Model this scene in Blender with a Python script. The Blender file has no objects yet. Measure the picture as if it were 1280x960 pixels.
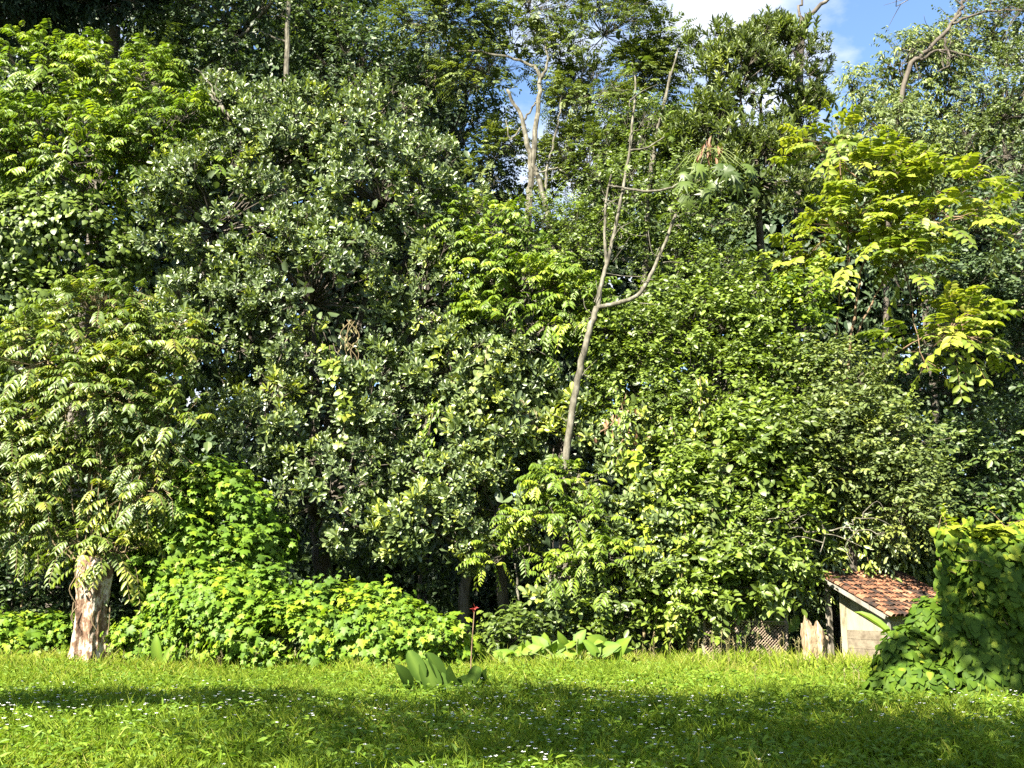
import bpy, math
import numpy as np
from mathutils import Vector

# ------------------------------------------------------------------ camera, world, sun, exposure
S = bpy.context.scene
COL = S.collection
F, PX, PY = 1300.0, 640.0, 480.0
PITCH = math.radians(11.3)
CAM = np.array([0.0, 0.0, 1.6])
cd = bpy.data.cameras.new("camera")
cd.sensor_width = 36.0
cd.lens = F / 1280.0 * 36.0
cd.clip_start, cd.clip_end = 0.1, 600.0
cam = bpy.data.objects.new("camera", cd)
cam.location = CAM
cam.rotation_euler = (math.radians(90) + PITCH, 0, 0)
COL.objects.link(cam)
S.camera = cam

SUN_EL, SUN_AZ = math.radians(40), math.radians(34)      # azimuth: to the left of straight behind the camera
SUN = np.array([-math.cos(SUN_EL) * math.sin(SUN_AZ), -math.cos(SUN_EL) * math.cos(SUN_AZ), math.sin(SUN_EL)])
sd = bpy.data.lights.new("sun", 'SUN')
sd.energy, sd.angle, sd.color = 5.0, math.radians(0.5), (1.0, 0.93, 0.77)
sun = bpy.data.objects.new("sun", sd)
sun.rotation_euler = Vector(SUN).to_track_quat('Z', 'Y').to_euler()
COL.objects.link(sun)

w = bpy.data.worlds.new("World"); S.world = w; w.use_nodes = True
nt = w.node_tree; nt.nodes.clear()
N = nt.nodes.new; LK = nt.links.new
sky = N('ShaderNodeTexSky'); sky.sky_type = 'NISHITA'; sky.sun_disc = False
sky.sun_elevation = SUN_EL; sky.sun_rotation = math.atan2(SUN[0], SUN[1]); sky.air_density = 1.0; sky.dust_density = 0.3; sky.ozone_density = 4.0
tc = N('ShaderNodeTexCoord'); mp = N('ShaderNodeMapping'); mp.inputs['Scale'].default_value = (1, 1, 1.9); mp.inputs["Location"].default_value = (0, 1, 0); mp.inputs["Rotation"].default_value = (0, 0, math.radians(9))
nz = N('ShaderNodeTexNoise'); nz.inputs['Scale'].default_value = 3.6; nz.inputs['Detail'].default_value = 8; nz.inputs['Roughness'].default_value = 0.55
rp = N('ShaderNodeValToRGB'); rp.color_ramp.elements[0].position = 0.47; rp.color_ramp.elements[1].position = 0.60
mx = N('ShaderNodeMix'); mx.data_type = 'RGBA'
mx.inputs[7].default_value = (3.9, 4.1, 4.5, 1)
bg = N('ShaderNodeBackground'); bg.inputs['Strength'].default_value = 0.05
out = N('ShaderNodeOutputWorld')
LK(tc.outputs['Generated'], mp.inputs[0]); LK(mp.outputs[0], nz.inputs['Vector']); LK(nz.outputs[0], rp.inputs[0])
LK(rp.outputs[0], mx.inputs[0]); LK(sky.outputs[0], mx.inputs[6]); LK(mx.outputs[2], bg.inputs[0]); LK(bg.outputs[0], out.inputs[0])

S.view_settings.view_transform = 'Standard'; S.view_settings.look = 'None'
S.view_settings.exposure = 2.7; S.view_settings.gamma = 1.0; S.view_settings.use_curve_mapping = False
S.render.engine = 'CYCLES'
cy = S.cycles
cy.max_bounces, cy.diffuse_bounces, cy.glossy_bounces, cy.transmission_bounces, cy.transparent_max_bounces = 4, 2, 1, 2, 4
cy.caustics_reflective = cy.caustics_refractive = False
cy.use_denoising = False
cy.sample_clamp_indirect = 3.0

# ------------------------------------------------------------------ small helpers
RNG = np.random.RandomState(7)
def P(px, py, Y):
    x, y = (px - PX) / F, (PY - py) / F
    d = np.array([x, math.cos(PITCH) - y * math.sin(PITCH), math.sin(PITCH) + y * math.cos(PITCH)])
    return CAM + d * (Y / d[1])
def M(r, Y):                       # a length in pixels of the photograph at distance Y, in metres
    return r / F * Y * 1.0
def nrm(a):
    return a / np.maximum(np.linalg.norm(a, axis=-1, keepdims=True), 1e-9)
def rnd(n, rng):
    return nrm(rng.normal(size=(n, 3)))
UP = np.array([0, 0, 1.0])

class MB:
    """collects faces; build() links them as one mesh object"""
    def __init__(s):
        s.v, s.f3, s.f4, s.t, s.n = [], [], [], [], 0
    def add(s, v, f3=None, f4=None, tint=None):
        v = np.asarray(v, float).reshape(-1, 3)
        if f3 is not None and len(f3): s.f3.append(np.asarray(f3, int) + s.n)
        if f4 is not None and len(f4): s.f4.append(np.asarray(f4, int) + s.n)
        s.v.append(v)
        s.t.append(np.full(len(v), 0.5) if tint is None else np.broadcast_to(tint, (len(v),)))
        s.n += len(v)
    def build(s, name, mat, parent=None, base=(0, 0, 0), smooth=False):
        me = bpy.data.meshes.new(name)
        v = np.concatenate(s.v) - np.asarray(base, float)
        f3 = np.concatenate(s.f3) if s.f3 else np.zeros((0, 3), int)
        f4 = np.concatenate(s.f4) if s.f4 else np.zeros((0, 4), int)
        me.vertices.add(len(v)); me.vertices.foreach_set("co", v.astype(np.float32).ravel())
        nl = f3.size + f4.size
        me.loops.add(nl); me.loops.foreach_set("vertex_index", np.concatenate([f3.ravel(), f4.ravel()]).astype(np.int32))
        npoly = len(f3) + len(f4)
        tot = np.concatenate([np.full(len(f3), 3), np.full(len(f4), 4)])
        st = np.concatenate([[0], np.cumsum(tot)[:-1]])
        me.polygons.add(npoly)
        me.polygons.foreach_set("loop_start", st.astype(np.int32)); me.polygons.foreach_set("loop_total", tot.astype(np.int32))
        me.polygons.foreach_set("use_smooth", np.full(npoly, smooth))
        a = me.attributes.new("tint", 'FLOAT', 'POINT'); a.data.foreach_set("value", np.concatenate(s.t).astype(np.float32))
        me.update(); me.validate()
        o = bpy.data.objects.new(name, me); COL.objects.link(o)
        me.materials.append(mat)
        if parent is not None: o.parent = parent
        else: o.location = base
        return o
    # --- shapes
    def tube(s, pts, r0, r1=None, sides=7, wob=0.0, tint=None, cap=True, power=1.0):
        pts = np.asarray(pts, float); n = len(pts)
        r1 = r0 if r1 is None else r1
        T = nrm(np.gradient(pts, axis=0))
        ref = np.array([1.0, 0.13, 0.0]) if abs(T[:, 0]).max() < 0.95 else np.array([0, 1.0, 0.1])
        A = nrm(np.cross(T, ref)); B = np.cross(T, A)
        th = np.linspace(0, 2 * math.pi, sides, endpoint=False)
        rr = r0 + (r1 - r0) * np.linspace(0, 1, n) ** power
        R = rr[:, None] * (1 + wob * RNG.uniform(-1, 1, (n, sides)))
        V = pts[:, None, :] + R[..., None] * (np.cos(th)[None, :, None] * A[:, None, :] + np.sin(th)[None, :, None] * B[:, None, :])
        i = np.arange(n - 1)[:, None] * sides; j = np.arange(sides)[None, :]; k = (j + 1) % sides
        f4 = np.stack([i + j, i + k, i + sides + k, i + sides + j], -1).reshape(-1, 4)
        V = V.reshape(-1, 3); f3 = []
        if cap:
            V = np.concatenate([V, pts[-1:] + T[-1:] * r1 * 0.5]); c = n * sides; b = (n - 1) * sides
            f3 = [[b + q, b + (q + 1) % sides, c] for q in range(sides)]
        s.add(V, f3, f4, tint)
    def sticks(s, a, b, r0, r1, tint=None):          # many thin three-sided twigs at once
        a, b = np.asarray(a), np.asarray(b); n = len(a)
        if n == 0: return
        T = nrm(b - a); A = nrm(np.cross(T, np.array([0.31, 0.9, 0.2]))); B = np.cross(T, A)
        V = np.zeros((n, 6, 3))
        for q in range(3):
            d = A * math.cos(q * 2.094) + B * math.sin(q * 2.094)
            V[:, q] = a + d * r0; V[:, 3 + q] = b + d * r1
        o = np.arange(n)[:, None, None] * 6
        f = np.array([[0, 1, 4, 3], [1, 2, 5, 4], [2, 0, 3, 5]])
        s.add(V, None, (o + f).reshape(-1, 4), tint)
    def box(s, c, size, ax=None, tint=None):
        ax = np.eye(3) if ax is None else np.asarray(ax)
        h = np.asarray(size) / 2
        q = np.array([[x, y, z] for z in (-1, 1) for y in (-1, 1) for x in (-1, 1)]) * h
        s.add(np.asarray(c) + q @ ax, None, [[0, 2, 3, 1], [4, 5, 7, 6], [0, 1, 5, 4], [2, 6, 7, 3], [0, 4, 6, 2], [1, 3, 7, 5]], tint)
    def leaves(s, tpl, o, d, nn, L, W, tint, rib=.14):
        """tpl = (verts, f3, f4): a leaf along y, width x, normal z; one copy per row of o"""
        tv, t3, t4 = tpl
        o = np.asarray(o); n = len(o)
        if n == 0: return
        d = nrm(d); x = nrm(np.cross(d, nn)); z = np.cross(x, d)
        L = np.broadcast_to(L, (n,)); W = np.broadcast_to(W, (n,)); tint = np.broadcast_to(tint, (n,))
        V = (o[:, None, :] + tv[None, :, 1, None] * (d * L[:, None])[:, None, :]
             + tv[None, :, 0, None] * (x * W[:, None])[:, None, :] + tv[None, :, 2, None] * (z * L[:, None])[:, None, :])
        k = len(tv); off = np.arange(n)[:, None, None] * k
        f3 = (off + np.array(t3)).reshape(-1, 3) if len(t3) else None
        f4 = (off + np.array(t4)).reshape(-1, 4) if len(t4) else None
        s.add(V, f3, f4, np.clip(np.repeat(tint, k) + np.tile(np.where(np.abs(tv[:, 0]) < .01, rib, -.4 * rib), n), 0, 1))   # paler midrib

def tag(o, label=None, cat=None, group=None, kind=None):
    for k, v in (('label', label), ('category', cat), ('group', group), ('kind', kind)):
        if v: o[k] = v
    return o
def thing(name, label, cat, loc, group=None):
    o = bpy.data.objects.new(name, None); COL.objects.link(o)
    o.location = loc; o.empty_display_size = 0.2
    return tag(o, label, cat, group)

# ------------------------------------------------------------------ leaf shapes
def blade(widths, ys, curl=-0.12, fold=0.10):
    """leaf with a midrib: widths at ys, pointed base and tip"""
    v = [[0, 0, 0]]; f3, f4 = [], []
    n = len(ys)
    for y, q in zip(ys, widths):
        z = curl * y * y
        v += [[-q / 2, y, z + fold * q], [0, y, z], [q / 2, y, z + fold * q]]
    v.append([0, 1, curl * 1.1])
    f3 += [[0, 2, 1], [0, 3, 2]]
    for i in range(n - 1):
        a = 1 + 3 * i
        f4 += [[a, a + 1, a + 4, a + 3], [a + 1, a + 2, a + 5, a + 4]]
    a = 1 + 3 * (n - 1); e = len(v) - 1
    f3 += [[a, a + 1, e], [a + 1, a + 2, e]]
    return np.array(v, float), f3, f4
LANCE = blade([0.95, 0.8], [0.33, 0.68], -0.18)
OBOV = blade([0.6, 1.0, 0.8], [0.3, 0.65, 0.9], -0.06, 0.14)
OVAL = blade([0.9, 1.0], [0.28, 0.68], -0.12, 0.10)
GRASS = blade([0.9, 0.55], [0.3, 0.72], -0.55, 0.1)
STRAP = blade([0.62, 0.95, 1.0, 0.9, 0.55], [0.1, 0.28, 0.5, 0.72, 0.9], -0.28, 0.13)
def fan(outline, c=(0, 0.35, 0.05)):
    v = [list(c)] + [list(p) for p in outline]; n = len(outline)
    return np.array(v, float), [[0, 1 + i, 1 + (i + 1) % n] for i in range(n)], []
HEART = fan([(0, 0, 0), (0.3, -0.14, -0.03), (0.5, 0.1, -0.04), (0.46, 0.42, -0.05), (0.26, 0.75, -0.1), (0, 1.0, -0.2),
             (-0.26, 0.75, -0.1), (-0.46, 0.42, -0.05), (-0.5, 0.1, -0.04), (-0.3, -0.14, -0.03)])
LOBED = fan([(0, 0, 0), (0.3, -0.1, -0.03), (0.5, 0.2, -0.1), (0.3, 0.32, -0.02), (0.46, 0.66, -0.12), (0.18, 0.62, -0.04), (0, 1.0, -0.16),
             (-0.18, 0.62, -0.04), (-0.46, 0.66, -0.12), (-0.3, 0.32, -0.02), (-0.5, 0.2, -0.1), (-0.3, -0.1, -0.03)])
def star(n=9):
    pts = []
    for i in range(n):
        a = math.radians(-150 + 300 * i / (n - 1)); a2 = math.radians(-150 + 300 * (i + 0.5) / (n - 1))
        r = 0.5 * (0.8 + 0.2 * math.cos(a)); pts.append((r * math.sin(a), 0.4 + r * math.cos(a), -0.12))
        if i < n - 1: pts.append((0.17 * math.sin(a2), 0.4 + 0.17 * math.cos(a2), 0.0))
    return fan([(p[0], p[1], p[2]) for p in pts], (0, 0.4, 0.04))
STAR = star()

# ------------------------------------------------------------------ materials
def mat_base(name):
    m = bpy.data.materials.new(name); m.use_nodes = True
    t = m.node_tree; t.nodes.clear()
    return m, t, t.nodes.new, t.links.new
def leaf_mat(name, cols, rough=0.42, trans=0.32, tcol=(1.25, 1.3, 0.45), spec=0.5):
    """cols: ramp over each leaf's own 'tint' (age / individual colour; also painted sunlight on hedge top and lawn edge)"""
    m, t, N, L = mat_base(name)
    at = N('ShaderNodeAttribute'); at.attribute_name = 'tint'
    rp = N('ShaderNodeValToRGB'); e = rp.color_ramp.elements
    while len(e) < len(cols): e.new(0.5)
    for i, (p, c) in enumerate(cols): e[i].position = p; e[i].color = (*c, 1)
    pr = N('ShaderNodeBsdfPrincipled'); pr.inputs['Roughness'].default_value = rough
    pr.inputs['Specular IOR Level'].default_value = spec
    tr = N('ShaderNodeBsdfTranslucent')
    ml = N('ShaderNodeMix'); ml.data_type = 'RGBA'; ml.blend_type = 'MULTIPLY'; ml.inputs[0].default_value = 1; ml.inputs[7].default_value = (*tcol, 1)
    ms = N('ShaderNodeMixShader'); ms.inputs[0].default_value = trans
    o = N('ShaderNodeOutputMaterial')
    L(at.outputs['Fac'], rp.inputs[0]); L(rp.outputs[0], pr.inputs['Base Color']); L(rp.outputs[0], ml.inputs[6]); L(ml.outputs[2], tr.inputs[0])
    L(pr.outputs[0], ms.inputs[1]); L(tr.outputs[0], ms.inputs[2]); L(ms.outputs[0], o.inputs[0])
    return m
def rough_mat(name, stops, scale=6.0, rough=0.85, bump=0.3, stretch=(1, 1, 1), detail=6, island=0.0, bscale=None):
    """procedural: colour ramp over noise in object space, optional hue shift per loose piece, bump"""
    m, t, N, L = mat_base(name)
    tc = N('ShaderNodeTexCoord'); mp = N('ShaderNodeMapping'); mp.inputs['Scale'].default_value = stretch
    nz = N('ShaderNodeTexNoise'); nz.inputs['Scale'].default_value = scale; nz.inputs['Detail'].default_value = detail; nz.inputs['Roughness'].default_value = 0.65
    rp = N('ShaderNodeValToRGB'); e = rp.color_ramp.elements
    while len(e) < len(stops): e.new(0.5)
    for i, (p, c) in enumerate(stops): e[i].position = p; e[i].color = (*c, 1)
    pr = N('ShaderNodeBsdfPrincipled'); pr.inputs['Roughness'].default_value = rough; pr.inputs['Specular IOR Level'].default_value = 0.25
    bp = N('ShaderNodeBump'); bp.inputs['Strength'].default_value = bump; bp.inputs['Distance'].default_value = 0.03
    nb = N('ShaderNodeTexNoise'); nb.inputs['Scale'].default_value = bscale or scale * 2.5; nb.inputs['Detail'].default_value = 5
    o = N('ShaderNodeOutputMaterial')
    L(tc.outputs['Object'], mp.inputs[0]); L(mp.outputs[0], nz.inputs['Vector']); L(mp.outputs[0], nb.inputs['Vector'])
    if island:
        g = N('ShaderNodeNewGeometry'); md = N('ShaderNodeMath'); md.operation = 'MULTIPLY_ADD'; md.inputs[1].default_value = island; md.inputs[2].default_value = -island / 2
        ad = N('ShaderNodeMath'); ad.operation = 'ADD'
        L(g.outputs['Random Per Island'], md.inputs[0]); L(md.outputs[0], ad.inputs[0]); L(nz.outputs[0], ad.inputs[1]); L(ad.outputs[0], rp.inputs[0])
    else:
        L(nz.outputs[0], rp.inputs[0])
    L(rp.outputs[0], pr.inputs['Base Color']); L(nb.outputs[0], bp.inputs['Height']); L(bp.outputs[0], pr.inputs['Normal']); L(pr.outputs[0], o.inputs[0])
    return m
MAT = dict(
    glossy=leaf_mat('glossy_leaf', [(0, (.028, .046, .020)), (.6, (.094, .134, .048)), (.9, (.14, .185, .058)), (1, (.26, .30, .03))], .44, .24, spec=.75),
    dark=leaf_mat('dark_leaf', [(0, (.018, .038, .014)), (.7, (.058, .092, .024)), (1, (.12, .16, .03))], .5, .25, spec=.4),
    frond=leaf_mat('shade_dark_frond', [(0, (.010, .022, .014)), (1, (.030, .050, .022))], .6, .2, spec=.2),  # near black: the tree's shade is put into the leaf colour
    blue=leaf_mat('blue_green_leaf', [(0, (.022, .042, .020)), (.7, (.056, .088, .034)), (1, (.10, .14, .045))], .5, .25, spec=.4),
    lime=leaf_mat('lime_leaf', [(0, (.045, .085, .012)), (.6, (.105, .165, .016)), (1, (.21, .27, .02))], .46, .38, spec=.4),
    mid=leaf_mat('mid_green_leaf', [(0, (.032, .056, .012)), (.65, (.086, .126, .021)), (1, (.14, .20, .024))], .46, .34, spec=.45),
    olive=leaf_mat('olive_leaf', [(0, (.045, .062, .022)), (.6, (.090, .125, .034)), (1, (.17, .20, .045))], .5, .3, spec=.4),
    sprout=leaf_mat('sprout_leaf', [(0, (.042, .068, .016)), (.6, (.090, .135, .022)), (.92, (.15, .20, .024)), (1, (.22, .22, .03))], .44, .34, spec=.5),
    yellow=leaf_mat('yellow_green_leaf', [(0, (.05, .085, .016)), (.5, (.11, .155, .024)), (.97, (.22, .26, .03)), (1, (.26, .25, .04))], .5, .42, spec=.4),
    shrub=leaf_mat('bright_shrub_leaf', [(0, (.048, .100, .010)), (.6, (.105, .185, .014)), (1, (.20, .26, .016))], .55, .4, spec=.3),
    vine=leaf_mat('vine_leaf', [(0, (.030, .068, .006)), (.7, (.070, .122, .008)), (1, (.22, .26, .022))], .65, .38, spec=.2),
    canna=leaf_mat('broad_leaf', [(0, (.022, .046, .008)), (.6, (.040, .074, .011)), (1, (.075, .12, .02))], .75, .3, spec=.05),
    taro=leaf_mat('soft_broad_leaf', [(0, (.075, .145, .016)), (1, (.16, .23, .024))], .55, .42, spec=.25),
    grass=leaf_mat('grass_blade', [(0, (.064, .118, .011)), (.6, (.142, .208, .015)), (.93, (.22, .265, .026)), (1, (.33, .30, .10))], .6, .42, spec=.25),
    weed=leaf_mat('weed_leaf', [(0, (.05, .11, .012)), (1, (.15, .23, .020))], .6, .4, spec=.25),
    petal=leaf_mat('white_petal', [(0, (.72, .72, .74)), (1, (.82, .82, .80))], .6, .3, (1, 1, 1)),
    red=leaf_mat('red_petal', [(0, (.12, .012, .01)), (1, (.24, .02, .012))], .5, .3, (1, .5, .4)),
    dry=leaf_mat('dry_leaf', [(0, (.16, .085, .05)), (1, (.36, .20, .11))], .7, .25, (1, .8, .6)),
    bract=leaf_mat('pink_bract', [(0, (.14, .06, .035)), (1, (.22, .11, .065))], .6, .3, (1, .7, .5)),
    straw=leaf_mat('straw', [(0, (.13, .115, .045)), (1, (.22, .19, .085))], .6, .3, (1, .9, .6)),
    bark=rough_mat('grey_bark', [(.3, (.025, .02, .016)), (.55, (.075, .064, .052)), (.75, (.15, .135, .115))], 5, stretch=(1, 1, .35)),
    palebark=rough_mat('pale_bark', [(.32, (.022, .02, .015)), (.46, (.068, .062, .046)), (.56, (.105, .098, .076)), (.72, (.20, .19, .155))], 6, stretch=(1, 1, .5), bump=.5),
    brownbark=rough_mat('brown_twig_bark', [(.3, (.055, .035, .02)), (.7, (.17, .115, .07))], 8),
    stem=rough_mat('tan_stem', [(.3, (.07, .055, .03)), (.7, (.17, .13, .07))], 8),
    greenstem=rough_mat('green_stem', [(.3, (.07, .11, .03)), (.7, (.16, .18, .06))], 8),
    stump=rough_mat('peeling_stump_bark', [(.34, (.03, .018, .012)), (.43, (.09, .052, .032)), (.49, (.14, .088, .056)), (.56, (.30, .24, .19)), (.70, (.50, .46, .41))], 5.0, stretch=(1.2, 1.2, .75), bump=.9, bscale=11),
    cutwood=rough_mat('split_wood', [(.34, (.04, .026, .016)), (.47, (.14, .10, .06)), (.64, (.34, .27, .18))], 5, stretch=(2.2, 2.2, .35), bump=.8),
    soil=rough_mat('lawn_soil', [(.3, (.035, .045, .014)), (.55, (.065, .09, .022)), (.8, (.11, .12, .035))], 1.3, bump=.6),
    plaster=rough_mat('stained_plaster', [(.30, (.045, .036, .022)), (.40, (.13, .115, .075)), (.48, (.19, .175, .125)), (.68, (.235, .22, .16))], 2.6, stretch=(1.6, 1.6, .5), bump=.15),
    block=rough_mat('bare_block', [(.3, (.07, .054, .038)), (.55, (.135, .115, .085)), (.8, (.18, .16, .12))], 5, bump=.5),
    whitewood=rough_mat('weathered_white_wood', [(.3, (.07, .06, .05)), (.5, (.15, .14, .12)), (.8, (.24, .23, .2))], 5, stretch=(1, 1, .4)),
    greywood=rough_mat('weathered_grey_wood', [(.3, (.075, .065, .05)), (.55, (.15, .135, .11)), (.8, (.24, .22, .18))], 5, stretch=(2, 2, .3)),
    tile=rough_mat('clay_tile', [(.25, (.012, .009, .008)), (.42, (.042, .023, .015)), (.56, (.11, .048, .026)), (.68, (.17, .078, .042)), (.85, (.22, .14, .09))], 5.5, island=.45, bump=.4),
    wire=rough_mat('rusty_wire', [(.3, (.12, .085, .06)), (.7, (.28, .22, .17))], 9),
)

# ------------------------------------------------------------------ foliage: where the shoots of a crown stand
def blobs_of(rows, depth=1.0):
    """rows: (px, py, Y, rx px, ry px) -> centres and radii in metres"""
    C, R = [], []
    for px, py, Y, rx, ry in rows:
        C.append(P(px, py, Y)); a, b = M(rx, Y), M(ry, Y)
        R.append((a, min(a, b) * depth, b))
    return np.array(C), np.array(R)
def clumps_of(C, R, n, rng, front=0.55, top=0.2):
    w = R[:, 0] * R[:, 2]; w = w / w.sum()
    cs, os_, own = [], [], []
    while len(cs) < n:
        i = rng.choice(len(C), p=w)
        u = rng.normal(size=3); u /= np.linalg.norm(u); u = u + np.array([0, -front, top]); u /= np.linalg.norm(u)
        c = C[i] + u * R[i] * rng.uniform(.62, 1.0)
        q = np.linalg.norm((c - C) / R, axis=1)
        q[i] = 9
        if q.min() < .7 and rng.rand() < .85: continue
        if c[2] < 0.15: continue
        if hollow_at(c) < -.22 and rng.rand() < .88: continue
        cs.append(c); os_.append(u); own.append(i)
    return np.array(cs), np.array(os_), np.array(own)
def hollow_at(c):      # open pockets between the leafy masses
    return .55 * np.sin(c[0] * 2.3 + 1.3 * np.sin(c[2] * 1.1)) * np.sin(c[2] * 2.0 + .9 * np.sin(c[0] * 1.7)) + .35 * np.sin(c[0] * 4.1 + c[2] * 3.3 + 2)
def perp(a, rng):
    return nrm(np.cross(a, rnd(len(a), rng)))

def put_rosette(mb, tpl, p, ax, rng, k, L, W, tint, lo=20, hi=82):
    b1 = perp(ax, rng); b2 = np.cross(ax, b1); n = len(p)
    for j in range(k):
        ph = j * 2.4 + rng.uniform(-.35, .35, n); t = np.radians(lo + (hi - lo) * (j + .5) / k + rng.uniform(-14, 14, n))
        r = b1 * np.cos(ph)[:, None] + b2 * np.sin(ph)[:, None]
        d = ax * np.cos(t)[:, None] + r * np.sin(t)[:, None]
        nn = ax - d * np.sum(ax * d, 1, keepdims=True) + rng.normal(size=(n, 3)) * .22
        s = rng.uniform(.7, 1.15, n)
        mb.leaves(tpl, p - ax * (L * .8 * j / k), d, nn, L * s, W * s, np.clip(tint + rng.normal(size=n) * .16, 0, 1))
def put_twig(mb, tpl, p, ax, rng, k, ln, L, W, tint, droop=.35, st=None):
    n = len(p); side0 = nrm(np.cross(ax, UP) + 1e-4); b2 = np.cross(side0, ax)
    for j in range(k):
        t = (j + .4) / k
        o = p + ax * (ln * t) - UP * (ln * droop * .6 * t * t)
        ph = (j % 2) * math.pi + rng.uniform(-.9, .9, n)
        r = side0 * np.cos(ph)[:, None] + b2 * np.sin(ph)[:, None]
        d = ax * .45 + r * .85 - UP * droop + rng.normal(size=(n, 3)) * .2
        nn = UP * .4 + np.array([SUN]) * .55 + r * .1 + rng.normal(size=(n, 3)) * .45
        s = rng.uniform(.65, 1.15, n)
        mb.leaves(tpl, o, d, nn, L * s, W * s, np.clip(tint + rng.normal(size=n) * .15, 0, 1))
def put_pinnate(mb, tpl, p, ax, rng, k, ln, L, W, tint, droop=.5, hang=.45, sb=None):
    n = len(p); lnv = ln * rng.uniform(.7, 1.2, n)
    side = nrm(np.cross(ax, UP) + 1e-4); roll = rng.uniform(-.5, .5, n)[:, None]
    dr = rng.uniform(.6, 1.3, n) * droop
    pts = []
    for j in range(k + 1):
        t = j / k
        o = p + ax * (lnv * t)[:, None] - UP * (lnv * dr * t * t)[:, None]
        pts.append(o)
        if j == 0: continue
        T = nrm(ax - UP * (2 * dr * t)[:, None])
        nn = nrm(np.cross(side, T)); nn = nn * np.sign(nn[:, 2:3] + 1e-6); nn = nn + side * roll + SUN * .3
        sz = (0.75 + .5 * math.sin(math.pi * min(1, t * .95))) * rng.uniform(.8, 1.15, n)
        for sg in (-1, 1):
            d = side * sg * .85 + T * .45 - UP * hang + rng.normal(size=(n, 3)) * .10
            mb.leaves(tpl, o, d, nn + rng.normal(size=(n, 3)) * .14, L * sz, W * sz, np.clip(tint + rng.normal(size=n) * .1, 0, 1))
    if sb is not None:
        for a, b in zip(pts[:-1], pts[1:]): sb.sticks(a, b, .004, .003)
def put_face(mb, tpl, p, out, rng, L, W, tint, jit=.45, upb=.6):
    n = len(p)
    nn = nrm(out + UP * upb + SUN * .3 + rng.normal(size=(n, 3)) * jit)
    d = -UP + rng.normal(size=(n, 3)) * .5; d = d - nn * np.sum(d * nn, 1, keepdims=True)
    s = rng.uniform(.6, 1.2, n)
    mb.leaves(tpl, p, d, nn, L * s, W * s, np.clip(tint + rng.normal(size=n) * .16, 0, 1))

KINDS = {   # clump radius m, shoots per clump, leaf emitter
    'rosette': lambda mb, sb, p, ax, o, rng, t, z: put_rosette(mb, OBOV, p, nrm(ax + UP * .1 + SUN * .35), rng, 9, .15 * z, .062 * z, t),
    'upright': lambda mb, sb, p, ax, o, rng, t, z: put_rosette(mb, LANCE, p, nrm(ax + UP * .9), rng, 10, .17 * z, .045 * z, t, 12, 60),
    'ovate': lambda mb, sb, p, ax, o, rng, t, z: put_twig(mb, OVAL, p, ax, rng, 8, .38 * z, .125 * z, .062 * z, t, .3),
    'droop': lambda mb, sb, p, ax, o, rng, t, z: put_twig(mb, LANCE, p, nrm(ax - UP * .3), rng, 8, .42 * z, .16 * z, .055 * z, t, .75),
    'small': lambda mb, sb, p, ax, o, rng, t, z: put_twig(mb, OVAL, p, ax, rng, 10, .36 * z, .085 * z, .045 * z, t, .25),
    'fine': lambda mb, sb, p, ax, o, rng, t, z: put_pinnate(mb, OVAL, p, ax, rng, 6, .34 * z, .085 * z, .034 * z, t, .35, .2),
    'pinnate': lambda mb, sb, p, ax, o, rng, t, z: put_pinnate(mb, LANCE, p, ax, rng, 6, .50 * z, .16 * z, .055 * z, t, .5, .5, sb),
    'bigpinnate': lambda mb, sb, p, ax, o, rng, t, z: put_pinnate(mb, OVAL, p, ax, rng, 5, .60 * z, .20 * z, .095 * z, t, .35, .25, sb),
    'lobed': lambda mb, sb, p, ax, o, rng, t, z: [put_face(mb, LOBED, p + rng.normal(size=p.shape) * .09, o, rng, .20 * z, .22 * z, t, .5) for _ in range(3)],
    'heart': lambda mb, sb, p, ax, o, rng, t, z: [put_face(mb, HEART, p + rng.normal(size=p.shape) * .09, o, rng, .15 * z, .14 * z, t, .4, .4) for _ in range(3)],
}
LEAF_SCALE = 1.42
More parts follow.
